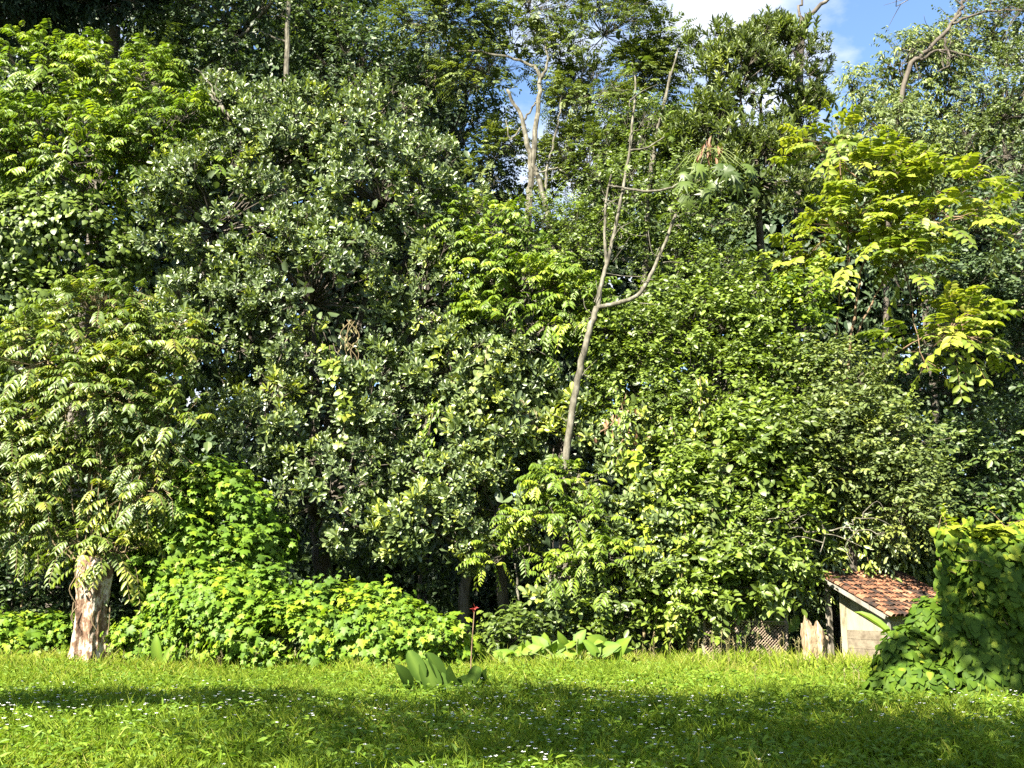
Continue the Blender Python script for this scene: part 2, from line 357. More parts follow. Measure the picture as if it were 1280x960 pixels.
def tree(name, label, cat, rows, kind, mat, n, rc=.55, per=14, z=1.0, base=None, trunk_r=.16, trunk=None, bark='bark', fill=1.0, seed=1, tint=.5, tv=.2, young=.06,
         front=.55, top=.2, depth=1.0, group=None, crown_name='crown', stem_name='trunk', flat=.75, limbs=True, extra=None):
    rng = np.random.RandomState(seed)
    if kind not in ('lobed', 'heart', 'fine') and seed != 71: z, per, n, rc = z * (LEAF_SCALE if rows[0][2] < 28.4 else 1.12), per * (.72 if rows[0][2] < 28.4 else .9), int(n * .85), rc * 1.12
    C, R = blobs_of(rows, depth)
    if base is None: base = (C[:, 0].mean(), C[:, 1].mean() + .4)
    b = np.array([base[0], base[1], 0.0])
    t = thing(name, label, cat, b, group)
    mb, sb = MB(), MB()
    cs, os_, own = clumps_of(C, R, n, rng, front, top)
    pos, axs, outs, tin, src, szs = [], [], [], [], [], []
    for c, o, i in zip(cs, os_, own):
        k = max(3, int(per * rng.uniform(.7, 1.3))); r = rc * rng.uniform(.65, 1.3)
        v = nrm(rng.normal(size=(k, 3)) + o * .7 + UP * .35)
        p = c + v * np.array([1, 1, flat]) * r * rng.uniform(.45, 1, (k, 1))
        pos.append(p); outs.append(np.broadcast_to(o, (k, 3)))
        axs.append(nrm(v * .7 + o * .4 + UP * .25 + rng.normal(size=(k, 3)) * .3))
        tt = tint + tv * rng.normal() * .6 + rng.normal(size=k) * tv * .5
        if rng.rand() < young: tt = tt + .45
        tin.append(np.clip(tt, 0, 1)); src.append(np.broadcast_to(c - o * r * .5, (k, 3))); szs.append(np.full(k, rng.rand()))
    pos, axs, outs, tin, src, szs = map(np.concatenate, (pos, axs, outs, tin, src, szs))
    keep = pos[:, 2] > .12
    pos, axs, outs, tin, src = pos[keep], axs[keep], outs[keep], tin[keep], src[keep]; szs = szs[keep]
    for zz, lo_, hi_ in ((.72, 0, .3), (1.0, .3, .72), (1.25, .72, 1.01)):
        q = (szs >= lo_) & (szs < hi_)
        if q.any(): KINDS[kind](mb, sb, pos[q], axs[q], outs[q], rng, tin[q], z * zz)
    if fill:       # larger, darker leaves inside the crown
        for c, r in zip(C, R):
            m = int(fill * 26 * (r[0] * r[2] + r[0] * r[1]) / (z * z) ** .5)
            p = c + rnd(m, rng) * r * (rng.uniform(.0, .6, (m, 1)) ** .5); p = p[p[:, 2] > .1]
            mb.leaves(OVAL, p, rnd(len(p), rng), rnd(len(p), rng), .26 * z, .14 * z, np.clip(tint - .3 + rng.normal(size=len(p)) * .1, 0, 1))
    # trunk, limbs, twigs
    if trunk is not None:
        for path, r0, r1 in trunk: sb.tube(smooth_path(path, rng, .02), r0 * .72, r1 * .72, 8, .06)
        top_pt = np.asarray(trunk[0][0][-1])
    else:
        low = C.mean(0); top_pt = np.array([low[0], low[1] + .2, max(.8, C[:, 2].min() - R[C[:, 2].argmin(), 2] * .2)])
        sb.tube(smooth_path([b - [0, 0, .1], b * .6 + top_pt * .4 + rng.normal(size=3) * [.15, .1, 0], top_pt], rng, .03), trunk_r, trunk_r * .7, 8, .06)
    if limbs:
        for c in C:
            if np.linalg.norm(c - top_pt) > .3:
                midp = (c + top_pt) / 2 + rng.normal(size=3) * .2 + [0, 0, -.1]
                sb.tube(smooth_path([top_pt, midp, c], rng, .03), trunk_r * .5, trunk_r * .2, 6, .05)
    d = cs - C[own]; mid = C[own] + d * .55 + rng.normal(size=d.shape) * .12
    sb.sticks(C[own], mid, max(.014, trunk_r * .15), .014); sb.sticks(mid, cs, .014, .008)
    pick = rng.rand(len(pos)) < .7
    sb.sticks(src[pick], pos[pick], .007, .004)
    mb.build(crown_name, MAT[mat], t, b, True)
    sb.build(stem_name, MAT[bark], t, b)
    if extra: extra(t, b, rng)
    return t
def smooth_path(pts, rng=None, jit=0.0, m=6):
    pts = np.asarray(pts, float); n = len(pts)
    if n == 2: pts = np.array([pts[0], pts.mean(0), pts[1]]); n = 3
    Q = np.concatenate([[2 * pts[0] - pts[1]], pts, [2 * pts[-1] - pts[-2]]]); o = []
    for i in range(1, n):
        p0, p1, p2, p3 = Q[i - 1], Q[i], Q[i + 1], Q[i + 2]
        for t in np.linspace(0, 1, m, endpoint=False):
            o.append(.5 * (2 * p1 + (p2 - p0) * t + (2 * p0 - 5 * p1 + 4 * p2 - p3) * t ** 2 + (3 * p1 - p0 - 3 * p2 + p3) * t ** 3))
    o.append(pts[-1]); o = np.array(o)
    if rng is not None and jit: o[1:-1] += rng.normal(size=o[1:-1].shape) * jit
    return o
def ip(pts, Y):
    return [P(a, b, Y + (c[0] if c else 0)) for a, b, *c in pts]

# ------------------------------------------------------------------ the ground
def ground_z(x, y):
    return .05 * np.sin(x * .55 + 1.2) * np.sin(y * .42) + .03 * np.sin(x * 1.3 + y * .9) + 10 * (1 - np.exp(-np.clip(y - 35, 0, 60) / 18))
gx = np.concatenate([np.linspace(-300, -26, 8), np.linspace(-24, 24, 97), np.linspace(26, 300, 8)])
gy = np.concatenate([np.linspace(-300, -6, 8), np.linspace(-4, 44, 97), np.linspace(48, 400, 10)])
X, Yg = np.meshgrid(gx, gy)
g = MB(); nx = len(gx)
i = (np.arange(len(gy) - 1)[:, None] * nx + np.arange(nx - 1)[None, :]).ravel()
g.add(np.stack([X, Yg, ground_z(X, Yg)], -1), None, np.stack([i, i + 1, i + nx + 1, i + nx], -1))
tag(g.build('ground', MAT['soil'], smooth=True), kind='structure')

# ------------------------------------------------------------------ the far wood that closes the view, one mass
def far_wood():
    rng = np.random.RandomState(3); mb = MB()
    rows = [(-60, 500, 39, 260, 330), (150, 330, 40, 220, 300), (-20, 60, 40, 130, 150), (380, 260, 40, 200, 260), (560, 420, 40, 200, 190), (520, 180, 41, 70, 130),
            (760, 420, 40, 200, 160), (830, 240, 41, 110, 120), (980, 250, 41, 130, 100), (960, 360, 40, 180, 150), (1150, 330, 41, 200, 170), (1330, 330, 40, 180, 260), (300, 640, 37, 320, 140), (660, 640, 37, 320, 140), (1060, 620, 37, 340, 160), (230, 60, 41, 210, 120)]
    C, R = blobs_of(rows, .6)
    for c, r in zip(C, R):
        m = int(300 * r[0] * r[2])
        u = nrm(rnd(m, rng) + [0, -.6, .1]); bump = 1 + .12 * np.sin(u[:, 0] * 9 + c[0]) * np.sin(u[:, 2] * 8 + c[2])
        p = c + u * r * (rng.uniform(.78, 1.0, m) * bump)[:, None]; u = u[p[:, 2] > 0]; p = p[p[:, 2] > 0]
        put_face(mb, OVAL, p, u, rng, .46, .25, .3, .7)
    tag(mb.build('woods', MAT['blue']), 'dense dark green woods filling the distance behind the trees', 'woods', kind='stuff')
far_wood()
def undergrowth():
    rng = np.random.RandomState(4); mb = MB()
    m = 26000
    x = rng.uniform(-15, 15, m); y = rng.uniform(25.5, 34, m); z = rng.uniform(.05, 1, m) ** 1.3 * 4.5
    dens = .5 + .5 * np.sin(x * 1.7) * np.sin(z * 1.3 + x) > rng.uniform(0, .8, m)
    p = np.stack([x, y, z], -1)[dens]
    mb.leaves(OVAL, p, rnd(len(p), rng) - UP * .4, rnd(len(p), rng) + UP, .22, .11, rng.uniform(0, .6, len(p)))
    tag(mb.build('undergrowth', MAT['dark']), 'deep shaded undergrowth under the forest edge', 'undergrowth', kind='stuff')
undergrowth()

FG = 'trees at the back of the wood'
# ------------------------------------------------------------------ back row
tree('tree', 'tall dark tree with a pale straight trunk rising above the glossy crown', 'tree',
     [(300, 40, 32, 110, 90), (400, 60, 33, 80, 100), (230, 100, 32, 70, 70), (330, -40, 32, 150, 60)], 'ovate', 'dark', 190, .6, 14, 1.15, seed=11, tint=.45,
     trunk=[(ip([(352, 420), (357, 200), (358, 100), (362, -30)], 30.4), .15, .10), (ip([(357, 52), (338, 45), (318, 36)], 30.4), .05, .02)], group=FG, bark='palebark')
tree('tree', 'dark tree beside the blue gap at the top, left of the pale forked trunks', 'tree',
     [(450, 110, 32, 70, 90), (430, 20, 33, 60, 50), (500, 150, 33, 70, 90), (570, 180, 34, 60, 90), (545, 85, 33, 60, 50), (590, 110, 34, 45, 50), (600, 215, 34, 40, 40), (645, 245, 33, 60, 30), (505, 60, 33.5, 40, 40), (410, 70, 33, 40, 60), (560, 270, 33, 80, 70), (610, 240, 34, 45, 70)], 'ovate', 'blue', 250, .55, 14, 1.05, seed=12, tint=.45, group=FG)
tree('tree', 'airy fine-leaved tree with pale forked trunks and sky showing between them', 'tree',
     [(555, 35, 30.5, 80, 55), (660, 15, 30.5, 100, 45), (755, 45, 30.5, 80, 60), (610, 95, 30.5, 60, 32), (735, 130, 30.5, 55, 60), (735, 215, 30.5, 55, 70), (725, 170, 31, 35, 60), (705, 205, 31.4, 36, 34), (690, 240, 31.6, 40, 30), (620, 200, 31.4, 26, 40), (822, 62, 31, 34, 45), (640, 60, 31, 60, 40), (700, 75, 31, 50, 40), (800, 110, 31, 45, 60)],
     'fine', 'olive', 340, .62, 15, 1.2, seed=13, tint=.5, fill=.25, bark='palebark', group=FG, trunk_r=.09, limbs=False,
     trunk=[(ip([(656, 420), (660, 270), (664, 215), (652, 150), (634, 112)], 29.6), .19, .06), (ip([(664, 215), (672, 140), (674, 95), (660, 80), (620, 68), (560, 62)], 29.6), .12, .03),
            (ip([(674, 105), (684, 80), (680, 50)], 29.6), .08, .03), (ip([(692, 330), (688, 280), (674, 225), (666, 205)], 29.2), .12, .10), (ip([(682, 245), (684, 210), (696, 160), (702, 120)], 29.4), .06, .03),
            (ip([(650, 160), (638, 175), (632, 150)], 29.6), .04, .02), (ip([(674, 215), (700, 212), (718, 234)], 29.4), .04, .02), (ip([(490, 10), (500, 22), (520, 30), (560, 40)], 30), .07, .03), (ip([(656, 150), (668, 132), (672, 120)], 29.6), .05, .03)])
tree('tree', 'medium green tree filling the gap behind the slender bent trunk', 'tree',
     [(800, 190, 30, 60, 70), (770, 270, 29.5, 90, 70), (840, 280, 29, 80, 80), (720, 320, 29, 70, 60), (860, 350, 28.5, 70, 50), (690, 290, 29.5, 50, 40)], 'small', 'mid', 210, .55, 14, 1.1, seed=14, tint=.42, group=FG,
     trunk=[(ip([(800, 460), (806, 340), (815, 200), (838, 90)], 29), .14, .05), (ip([(812, 230), (822, 160), (848, 60)], 28.6), .08, .03)], bark='palebark', limbs=False)
tree('tree', 'dark upright-leaved tree with a spiky top against the cloud', 'tree',
     [(925, 115, 29.5, 70, 75), (895, 75, 29.5, 45, 50), (985, 95, 29.5, 48, 70), (1000, 190, 29.5, 60, 80), (890, 200, 29, 70, 70), (950, 230, 28.6, 80, 70), (960, 60, 30, 50, 40)], 'upright', 'olive', 250, .5, 12, 1.15, seed=15, tint=.36, top=.5, group=FG)
tree('tree', 'blue-green tree under the patch of blue sky, with long hanging leaves', 'tree',
     [(1115, 92, 33, 40, 34), (1190, 75, 33, 50, 40), (1075, 140, 33, 45, 50), (1130, 105, 33, 55, 60), (1180, 140, 33, 60, 70), (1110, 200, 32, 80, 70)], 'droop', 'olive', 175, .6, 13, .95, seed=16, tint=.5, group=FG)
tree('tree', 'greyish tree in the top right corner under bare branches', 'tree',
     [(1240, 50, 33, 55, 45), (1290, 30, 33, 40, 50), (1250, 150, 32, 70, 80), (1215, 210, 31.5, 70, 60), (1300, 110, 32, 60, 110)], 'small', 'olive', 170, .6, 13, 1.2, seed=17, tint=.35, group=FG)
tree('tree', 'dark shaded tree at the right edge above the vine hedge', 'tree',
     [(1245, 300, 28.5, 75, 70), (1220, 390, 28.5, 80, 70), (1290, 400, 27.5, 70, 120), (1190, 480, 29, 90, 70), (1130, 470, 29.5, 60, 70), (1150, 380, 29.5, 60, 60)], 'ovate', 'blue', 230, .55, 14, 1.0, seed=18, tint=.4)
tree('tree', 'dark low tree beneath the shaded tree on the right, just over the hedge top', 'tree',
     [(1240, 580, 25.5, 75, 60), (1180, 600, 25.5, 55, 60), (1290, 540, 25.5, 50, 60), (1200, 660, 25.5, 80, 50)], 'ovate', 'dark', 130, .5, 14, .95, seed=19, tint=.5)

# ------------------------------------------------------------------ left side
tree('tree', 'yellow-green feathery tree filling the upper left corner', 'tree',
     [(50, 105, 27.5, 75, 55), (155, 120, 27.5, 75, 60), (200, 185, 27, 65, 60), (90, 200, 26.5, 95, 70), (20, 190, 26.5, 50, 60), (235, 235, 27, 50, 40)], 'pinnate', 'lime', 270, .52, 10, .76, seed=21, tint=.46, young=.15)
tree('tree', 'leafy tree hung with round climber leaves at the left edge, above the sprouting stump', 'tree',
     [(20, 300, 25.5, 60, 75), (80, 300, 26, 80, 60), (30, 400, 25.5, 60, 70), (-30, 350, 25, 60, 110), (130, 330, 26.5, 60, 60)], 'heart', 'mid', 170, .5, 15, .95, seed=22, tint=.55, young=.2)
tree('broadleaf_tree', 'huge glossy dark-leaved tree behind the sprouting stump, widest crown in the wood', 'tree',
     [(380, 190, 27.5, 150, 80), (270, 290, 26.5, 120, 110), (480, 260, 27, 110, 120), (390, 380, 26, 140, 120), (260, 430, 26, 90, 90), (530, 380, 26.5, 90, 110), (330, 540, 25, 75, 80),
      (460, 520, 25.5, 90, 90), (410, 620, 24.6, 80, 80), (300, 140, 28, 70, 45), (470, 150, 28, 80, 50), (560, 230, 28, 55, 70)],
     'rosette', 'glossy', 640, .5, 15, .84, seed=23, tint=.52, tv=.18, young=.06, base=(-4.6, 26.8), trunk_r=.28)
tree('tree', 'grey-green small-crowned tree right of the huge glossy tree, with trailing dry vines', 'tree',
     [(565, 470, 25.2, 60, 60), (600, 540, 25, 65, 60), (560, 590, 24.5, 65, 50), (540, 660, 24.2, 75, 55), (620, 640, 24.3, 70, 55), (640, 470, 25.6, 60, 60)], 'rosette', 'glossy', 210, .45, 13, .95, seed=24, tint=.62, tv=.22, young=.05)
tree('tree', 'slim tree with layered yellow-green sprays, left of the slender bent trunk', 'tree',
     [(610, 330, 26.2, 60, 50), (660, 370, 25.6, 70, 45), (715, 385, 25.4, 45, 40), (590, 290, 26.5, 50, 40), (650, 300, 26.8, 60, 40), (640, 420, 25.6, 80, 40)], 'pinnate', 'lime', 165, .48, 9, .68, seed=25, tint=.45, young=.2, flat=.4)
tree('tree', 'low tree with flat tiers of yellow-green fronds beside the dark hollow', 'tree',
     [(715, 605, 23.6, 50, 18), (690, 650, 23.6, 55, 20), (735, 650, 23.3, 45, 20), (740, 695, 23, 45, 22), (690, 715, 23.2, 45, 20), (640, 690, 23.6, 40, 20), (760, 720, 23.2, 35, 18)], 'pinnate', 'lime', 74, .42, 8, .62, seed=26, tint=.55, young=.2, flat=.3, fill=.5, trunk_r=.06)
tree('tree', 'dark glossy shrubby tree at the foot of the slender bent trunk', 'tree',
     [(790, 600, 24.2, 55, 55), (760, 660, 24.4, 60, 60), (830, 690, 23.8, 60, 70), (770, 725, 24, 60, 45), (700, 560, 25.2, 60, 60), (715, 765, 23.7, 40, 45), (820, 560, 24.6, 45, 50)], 'rosette', 'glossy', 215, .42, 13, .95, seed=27, tint=.6, young=.1)
tree('bush', 'dark bush in deep shade behind the peeling stump', 'bush',
     [(30, 730, 25.4, 90, 70), (170, 730, 25.2, 70, 70), (-40, 720, 25, 60, 80), (100, 700, 25.8, 70, 60)], 'ovate', 'dark', 110, .5, 14, .9, seed=28, tint=.2, fill=2.0, trunk_r=.05)
# ------------------------------------------------------------------ middle and right
tree('tree', 'bright small-leaved tree right of the slender bent trunk', 'tree',
     [(800, 440, 25.6, 60, 60), (880, 420, 25.4, 80, 60), (940, 400, 25.6, 60, 50), (890, 500, 24.8, 80, 60), (800, 500, 25.2, 50, 60), (960, 480, 25, 70, 60)], 'small', 'mid', 260, .48, 15, 1.05, seed=31, tint=.62, young=.12)
tree('bush', 'olive-tinted bush with dry twigs, over the drooping thicket', 'bush',
     [(1040, 500, 24.4, 65, 55), (1100, 560, 24, 60, 50), (1010, 570, 24, 80, 60), (1120, 620, 23.8, 45, 60)], 'small', 'olive', 190, .42, 15, 1.0, seed=32, tint=.5, young=.06)
tree('bush', 'sunny green bush spilling down to the wire fence', 'bush',
     [(900, 600, 23.8, 80, 60), (950, 560, 24, 70, 60), (930, 670, 23.4, 70, 60), (870, 735, 23.2, 50, 36), (910, 728, 23.2, 45, 40), (885, 768, 23.1, 34, 30), (765, 762, 23.6, 34, 28)], 'ovate', 'mid', 210, .42, 14, .95, seed=33, tint=.68, young=.12)
tree('bush', 'drooping grey-green thicket hanging over the tiled shed', 'bush',
     [(1030, 650, 25.2, 90, 55), (1100, 665, 26.2, 55, 45), (970, 710, 24.6, 55, 50), (1005, 720, 25.2, 35, 30), (1120, 680, 26.6, 50, 40)], 'droop', 'glossy', 190, .4, 13, .92, seed=34, tint=.62, young=.06)
tree('tree', 'yellowing big-leaved tree on thin bare stems, lit against the dark wood', 'tree',
     [(1050, 185, 25, 45, 35), (1100, 235, 24.8, 65, 45), (1170, 270, 24.6, 60, 60), (1060, 290, 24.8, 45, 50), (1120, 330, 24.6, 60, 40), (1185, 415, 24, 45, 38), (1150, 440, 24.2, 40, 30), (1010, 320, 25.2, 40, 35), (1215, 270, 24.8, 35, 40)],
     'bigpinnate', 'yellow', 112, .48, 7, .76, seed=35, tint=.66, tv=.22, young=.08, fill=.25, bark='brownbark', trunk_r=.05, limbs=True,
     trunk=[(ip([(1062, 640), (1060, 460), (1078, 340), (1098, 240)], 24.8), .06, .03), (ip([(1055, 520), (1046, 400), (1060, 310), (1050, 200)], 25), .04, .02), (ip([(1070, 420), (1100, 360), (1140, 300), (1170, 260)], 24.7), .035, .015), (ip([(1080, 470), (1120, 440), (1180, 410)], 24.3), .03, .015)])
tree('tree', 'narrow green climber column beside the bare stems of the yellowing tree', 'climber',
     [(1000, 380, 24.6, 22, 30), (1003, 430, 24.5, 22, 35), (1015, 360, 24.6, 20, 20)], 'ovate', 'lime', 34, .3, 9, .8, seed=36, tint=.5, fill=.8, trunk_r=.04, crown_name='foliage', stem_name='stem')

# slender bent tree (own shape), with an umbrella of big hand-shaped leaves at the right
def slender():
    rng = np.random.RandomState(41)
    b = P(704, 700, 24.2); b[2] = 0
    t = thing('slender_tree', 'slender bent pale trunk forking twice, with hand-shaped leaves on its right arm', 'tree', b)
    sb = MB(); Y = 23.9
    low = ip([(704, 640), (707, 580), (718, 500), (732, 430), (746, 384)], Y)
    sb.tube(smooth_path([b - [0, 0, .1]] + low, rng, .012), .095, .072, 10, .05)
    sb.tube(smooth_path(ip([(746, 384), (772, 379), (800, 366), (820, 330), (845, 268)], Y), rng, .008), .062, .036, 9, .05)
    sb.tube(smooth_path(ip([(747, 385), (752, 355), (763, 312), (778, 240), (788, 180), (794, 110), (790, 78)], Y + .1), rng, .008), .06, .018, 9, .05)
    sb.tube(smooth_path(ip([(758, 330), (756, 290), (758, 250), (764, 218)], Y + .1), rng, .006), .042, .02, 8, .05)
    sb.tube(smooth_path(ip([(783, 236), (815, 239), (845, 232), (872, 212), (884, 180)], Y - .1), rng, .006), .036, .018, 8, .05)
    sb.tube(smooth_path(ip([(788, 188), (810, 184), (832, 170)], Y), rng, .004), .027, .014, 7, .05)
    sb.tube(smooth_path(ip([(760, 232), (775, 234), (785, 236)], Y), rng, .004), .03, .02, 7, .05)
    for k in range(26):      # dead twig stubs and side twigs
        px_, py_ = [(712, 530), (725, 460), (740, 400), (800, 366), (826, 318), (763, 312), (772, 270), (786, 190), (790, 130), (757, 270)][k % 10]
        a = P(px_ + rng.normal() * 3, py_ + rng.normal() * 12, Y); l = rng.uniform(.2, .8); d = nrm(rng.normal(size=3) + [0, -.2, .4])
        sb.tube(smooth_path([a, a + d * l * .5 + rng.normal(size=3) * .05, a + d * l + rng.normal(size=3) * .1], None, 0, 3), .014, .005, 4)
    sb.build('trunk', MAT['palebark'], t, b, True)
    mb = MB(); pt = MB(); tips, c0 = [], P(882, 192, Y - .2)
    for k in range(24):
        a = rng.uniform(0, 6.283); r = rng.uniform(.35, 1.5)
        q = c0 + np.array([r * math.cos(a), r * .7 * math.sin(a), -.15 - .45 * r * rng.uniform(.5, 1.3)]); tips.append(q)
        pt.tube(smooth_path([c0 + [0, 0, .05], (c0 + q) / 2 + [0, 0, .22], q], None, 0, 3),   .008, .005, 5)
    tips = np.array(tips)
    put_face(mb, STAR, tips, nrm(tips - c0) * .4 + [0, -1.0, 0], rng, .70, .66, .3, .45, .1)
    for q in ip([(842, 262), (835, 268), (850, 258), (794, 76), (788, 84), (764, 216), (832, 170), (790, 130), (812, 240), (920, 215), (910, 235), (935, 240), (865, 235), (900, 255)], Y):
        m = 5; put_face(mb, STAR, q + rng.normal(size=(m, 3)) * .18, np.zeros((m, 3)), rng, .3, .3, .5, .5)
    q = c0 + rng.normal(size=(16, 3)) * [.16, .12, .10] + [0, -.1, .1]
    mb.build('crown', MAT['mid'], t, b, True); pt.build('leaf_stalk', MAT['greenstem'], t, b)
    for i in range(14):
        br = MB(); br.leaves(LANCE, q[i:i + 1], [rng.normal(size=3) * .3 - UP], rnd(1, rng), .32, .075, rng.rand()); br.build('dry_bract', MAT['bract'], t, b)
slender()

def bare(name, label, paths, Y, mat='palebark', tw=30, seed=5, cat='dead branch', base=None):
    rng = np.random.RandomState(seed); sb = MB(); ends = []
    for pts, r0, r1 in paths:
        q = smooth_path(ip(pts, Y), rng, .03); sb.tube(q, r0, r1, 7, .07); ends.append(q)
    q = np.concatenate([e[len(e) // 3:] for e in ends])
    for k in range(tw):
        a = q[rng.randint(len(q))]; d = nrm(rng.normal(size=3) + [0, 0, .3]); l = rng.uniform(.4, 1.2)
        sb.tube(smooth_path([a, a + d * l * .5 + rng.normal(size=3) * .08, a + d * l + rng.normal(size=3) * .15 - [0, 0, .15 * l]], None, 0, 3), .014, .005, 4)
    bs = ends[0][0].copy() if base is None else np.array(base)
    tag(sb.build(name, MAT[mat], None, bs, True), label, cat)
bare('dead_tree', 'bare dead tree with a forked tip against the blue sky behind the spiky tree',
     [([(990, 700), (996, 400), (998, 120), (1003, 40), (1006, 22)], .2, .09), ([(1004, 32), (1018, 12), (1046, -8)], .09, .05), ([(1002, 34), (1000, 12), (1006, -12)], .06, .03)], 31, tw=0, seed=51, cat='dead tree', mat='bark')
bare('dead_tree', 'bare twiggy dead tree sprawling across the top right corner',
     [([(1100, 700), (1110, 300), (1130, 105), (1160, 62), (1190, 30), (1205, 8)], .10, .05), ([(1190, 30), (1230, 14), (1285, 12)], .05, .02), ([(1150, 75), (1180, 62), (1240, 80)], .05, .02), ([(1195, 25), (1215, -20)], .05, .03), ([(1180, 45), (1186, 80), (1172, 90)], .04, .02),
      ([(1205, 8), (1170, -12), (1120, 8)], .03, .012)], 31.2, tw=60, seed=52, cat='dead tree', mat='bark')
bare('dead_branch', 'pale broken branch poking out at the upper left edge of the glossy crown',
     [([(288, 150), (276, 132), (262, 118)], .06, .03), ([(270, 126), (262, 104), (244, 86)], .025, .01), ([(274, 130), (280, 114)], .02, .008)], 26.6, tw=4, seed=53)
bare('dead_branch', 'dry twiggy branch sticking up over the bright small-leaved tree',
     [([(938, 372), (955, 352), (972, 335)], .03, .01), ([(940, 370), (965, 345), (985, 340)], .02, .008)], 24.9, tw=10, seed=54)
bare('dead_branch', 'bare tangled branch hanging in front of the drooping thicket',
     [([(985, 655), (1020, 665), (1060, 660), (1105, 668)], .02, .01), ([(1010, 640), (1030, 665), (1025, 690)], .018, .008), ([(1060, 655), (1090, 640)], .015, .008)], 22.7, tw=8, seed=55)
def hollow_stems():
    rng = np.random.RandomState(58)
    for k in range(15):
        px = [655, 690, 745, 770, 800, 815, 838, 862, 880, 905, 935, 968, 205, 225, 20][k]; Y = rng.uniform(23.2, 25.5)
        b = P(px, 800, Y); b[2] = 0; h = rng.uniform(1.6, 3.0); l = rng.normal() * .25; r = rng.uniform(.018, .045)
        sb = MB(); sb.tube(smooth_path([b - [0, 0, .1], b + [l * .4, 0, h * .5], b + [l, .1, h]], rng, .015), r, r * .6, 6, .08)
        tag(sb.build('sapling', MAT['stem' if k % 3 else 'palebark'], None, b), 'thin bare sapling stem standing in the dark under the forest edge', 'sapling', 'sapling stems under the forest edge')
hollow_stems()
def hanging_vines():
    for sd_, (x0, y0, y1, Y, lab) in enumerate([(571, 470, 600, 24.3, 'straw-brown vine hanging down the grey-green crown'), (655, 500, 560, 24.3, 'pale looping vine in the dark gap left of the bent trunk'), (438, 400, 480, 24.4, 'thin tan vine hanging in the glossy crown')]):
        rng = np.random.RandomState(60 + sd_); sb = MB()
        for k in range(4):
            xs = x0 + rng.normal(size=5) * 7 + np.linspace(0, 14, 5) * (1 if sd_ == 1 else 0)
            sb.tube(smooth_path(ip(list(zip(xs, np.linspace(y0, y1 - rng.uniform(0, 25), 5))), Y)), .012, .007, 4)
        q = np.array(ip([(x0 + rng.normal() * 9, y0 + rng.rand() * (y1 - y0) * .5) for _ in range(26)], Y))
        bs = P(x0, y0, Y)
        o = thing('hanging_vine', lab, 'vine', bs)
        sb.build('stem', MAT['stem'], o, bs); lf = MB(); lf.leaves(LANCE, q, rng.normal(size=q.shape) * .5 - UP, rnd(26, rng), .13, .045, rng.rand(26)); lf.build('foliage', MAT['straw'], o, bs)
hanging_vines()
def climber_strands():
    rng = np.random.RandomState(63)
    spots = [(838, 520, 700), (868, 470, 640), (893, 560, 790), (912, 600, 800), (940, 520, 690), (958, 600, 770), (985, 540, 700), (1008, 600, 740), (1040, 560, 720), (1075, 590, 715), (1110, 560, 700), (800, 560, 720), (770, 470, 600), (848, 640, 800),
             (600, 430, 560), (540, 500, 640), (470, 560, 700), (420, 430, 560), (350, 480, 640), (300, 560, 690)]
    for k, (x, y0, y1) in enumerate(spots):
        Y = (22.6 if x > 830 and y1 > 740 else 23.3) if x > 760 else 23.9
        if x > 1020: Y = 23.9
        n = int((y1 - y0) / 3.2); tt = np.sort(rng.rand(n)); xs = x + 8 * np.sin(tt * 5 + k) + 5 * tt
        q = np.array(ip(list(zip(xs, y0 + (y1 - y0) * tt)), Y)); b = P(x, y0, Y)
        lab = 'leafy climber strand hanging down the sunny bushes on the right' if x > 760 else 'leafy climber strand hanging down the glossy dark trees'
        o = thing('hanging_climber', lab, 'climber', b, 'climber strands on the right' if x > 760 else 'climber strands on the glossy trees')
        sb = MB(); sb.tube(q[::max(1, n // 14)], .010, .005, 4); sb.build('stem', MAT['stem'], o, b)
        mb = MB(); q2 = np.repeat(q, 3, 0) + rng.normal(size=(3 * n, 3)) * [.10, .08, .05]; m = len(q2)
        put_face(mb, [LANCE, OVAL, HEART][k % 3], q2, np.broadcast_to([0, -.8, .2], (m, 3)), rng, .17, .075 if k % 3 < 2 else .14, rng.uniform(.35, .95), .5, .5)
        mb.build('foliage', MAT[['mid', 'sprout', 'olive', 'lime'][k % 4]], o, b, True)
climber_strands()
def dead_leaves():
    rng = np.random.RandomState(66); bs = P(778, 520, 23.5); m = 46
    o = thing('dead_branch', 'broken branch with a bunch of brown dead leaves, right of the bent trunk', 'dead branch', bs)
    q = np.array(ip([(778 + rng.normal() * 12, 528 + rng.normal() * 15) for _ in range(m)], 23.5)) + rng.normal(size=(m, 3)) * [0, .12, 0]
    mb = MB(); mb.leaves(OVAL, q, rng.normal(size=(m, 3)) * .5 - UP, rnd(m, rng), .16, .075, rng.rand(m)); mb.build('foliage', MAT['dry'], o, bs)
    sb = MB(); sb.tube(smooth_path(ip([(750, 540), (765, 530), (779, 505), (783, 490)], 23.6)), .022, .008, 6); sb.build('branch', MAT['brownbark'], o, bs)
dead_leaves()

# dark tree high behind the feathery tree, top left corner; upper blobs added out of view to shade it
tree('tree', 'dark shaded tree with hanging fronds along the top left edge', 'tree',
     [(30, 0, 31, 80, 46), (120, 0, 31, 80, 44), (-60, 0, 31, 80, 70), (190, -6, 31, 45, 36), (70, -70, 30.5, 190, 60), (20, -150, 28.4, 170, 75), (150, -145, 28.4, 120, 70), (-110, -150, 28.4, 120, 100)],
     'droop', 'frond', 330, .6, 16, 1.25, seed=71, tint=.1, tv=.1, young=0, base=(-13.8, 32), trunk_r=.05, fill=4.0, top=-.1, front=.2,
     trunk=[([(-13.8, 32, -.1), (-13.6, 32, 9), (-13.2, 31.6, 20)], .35, .25)])

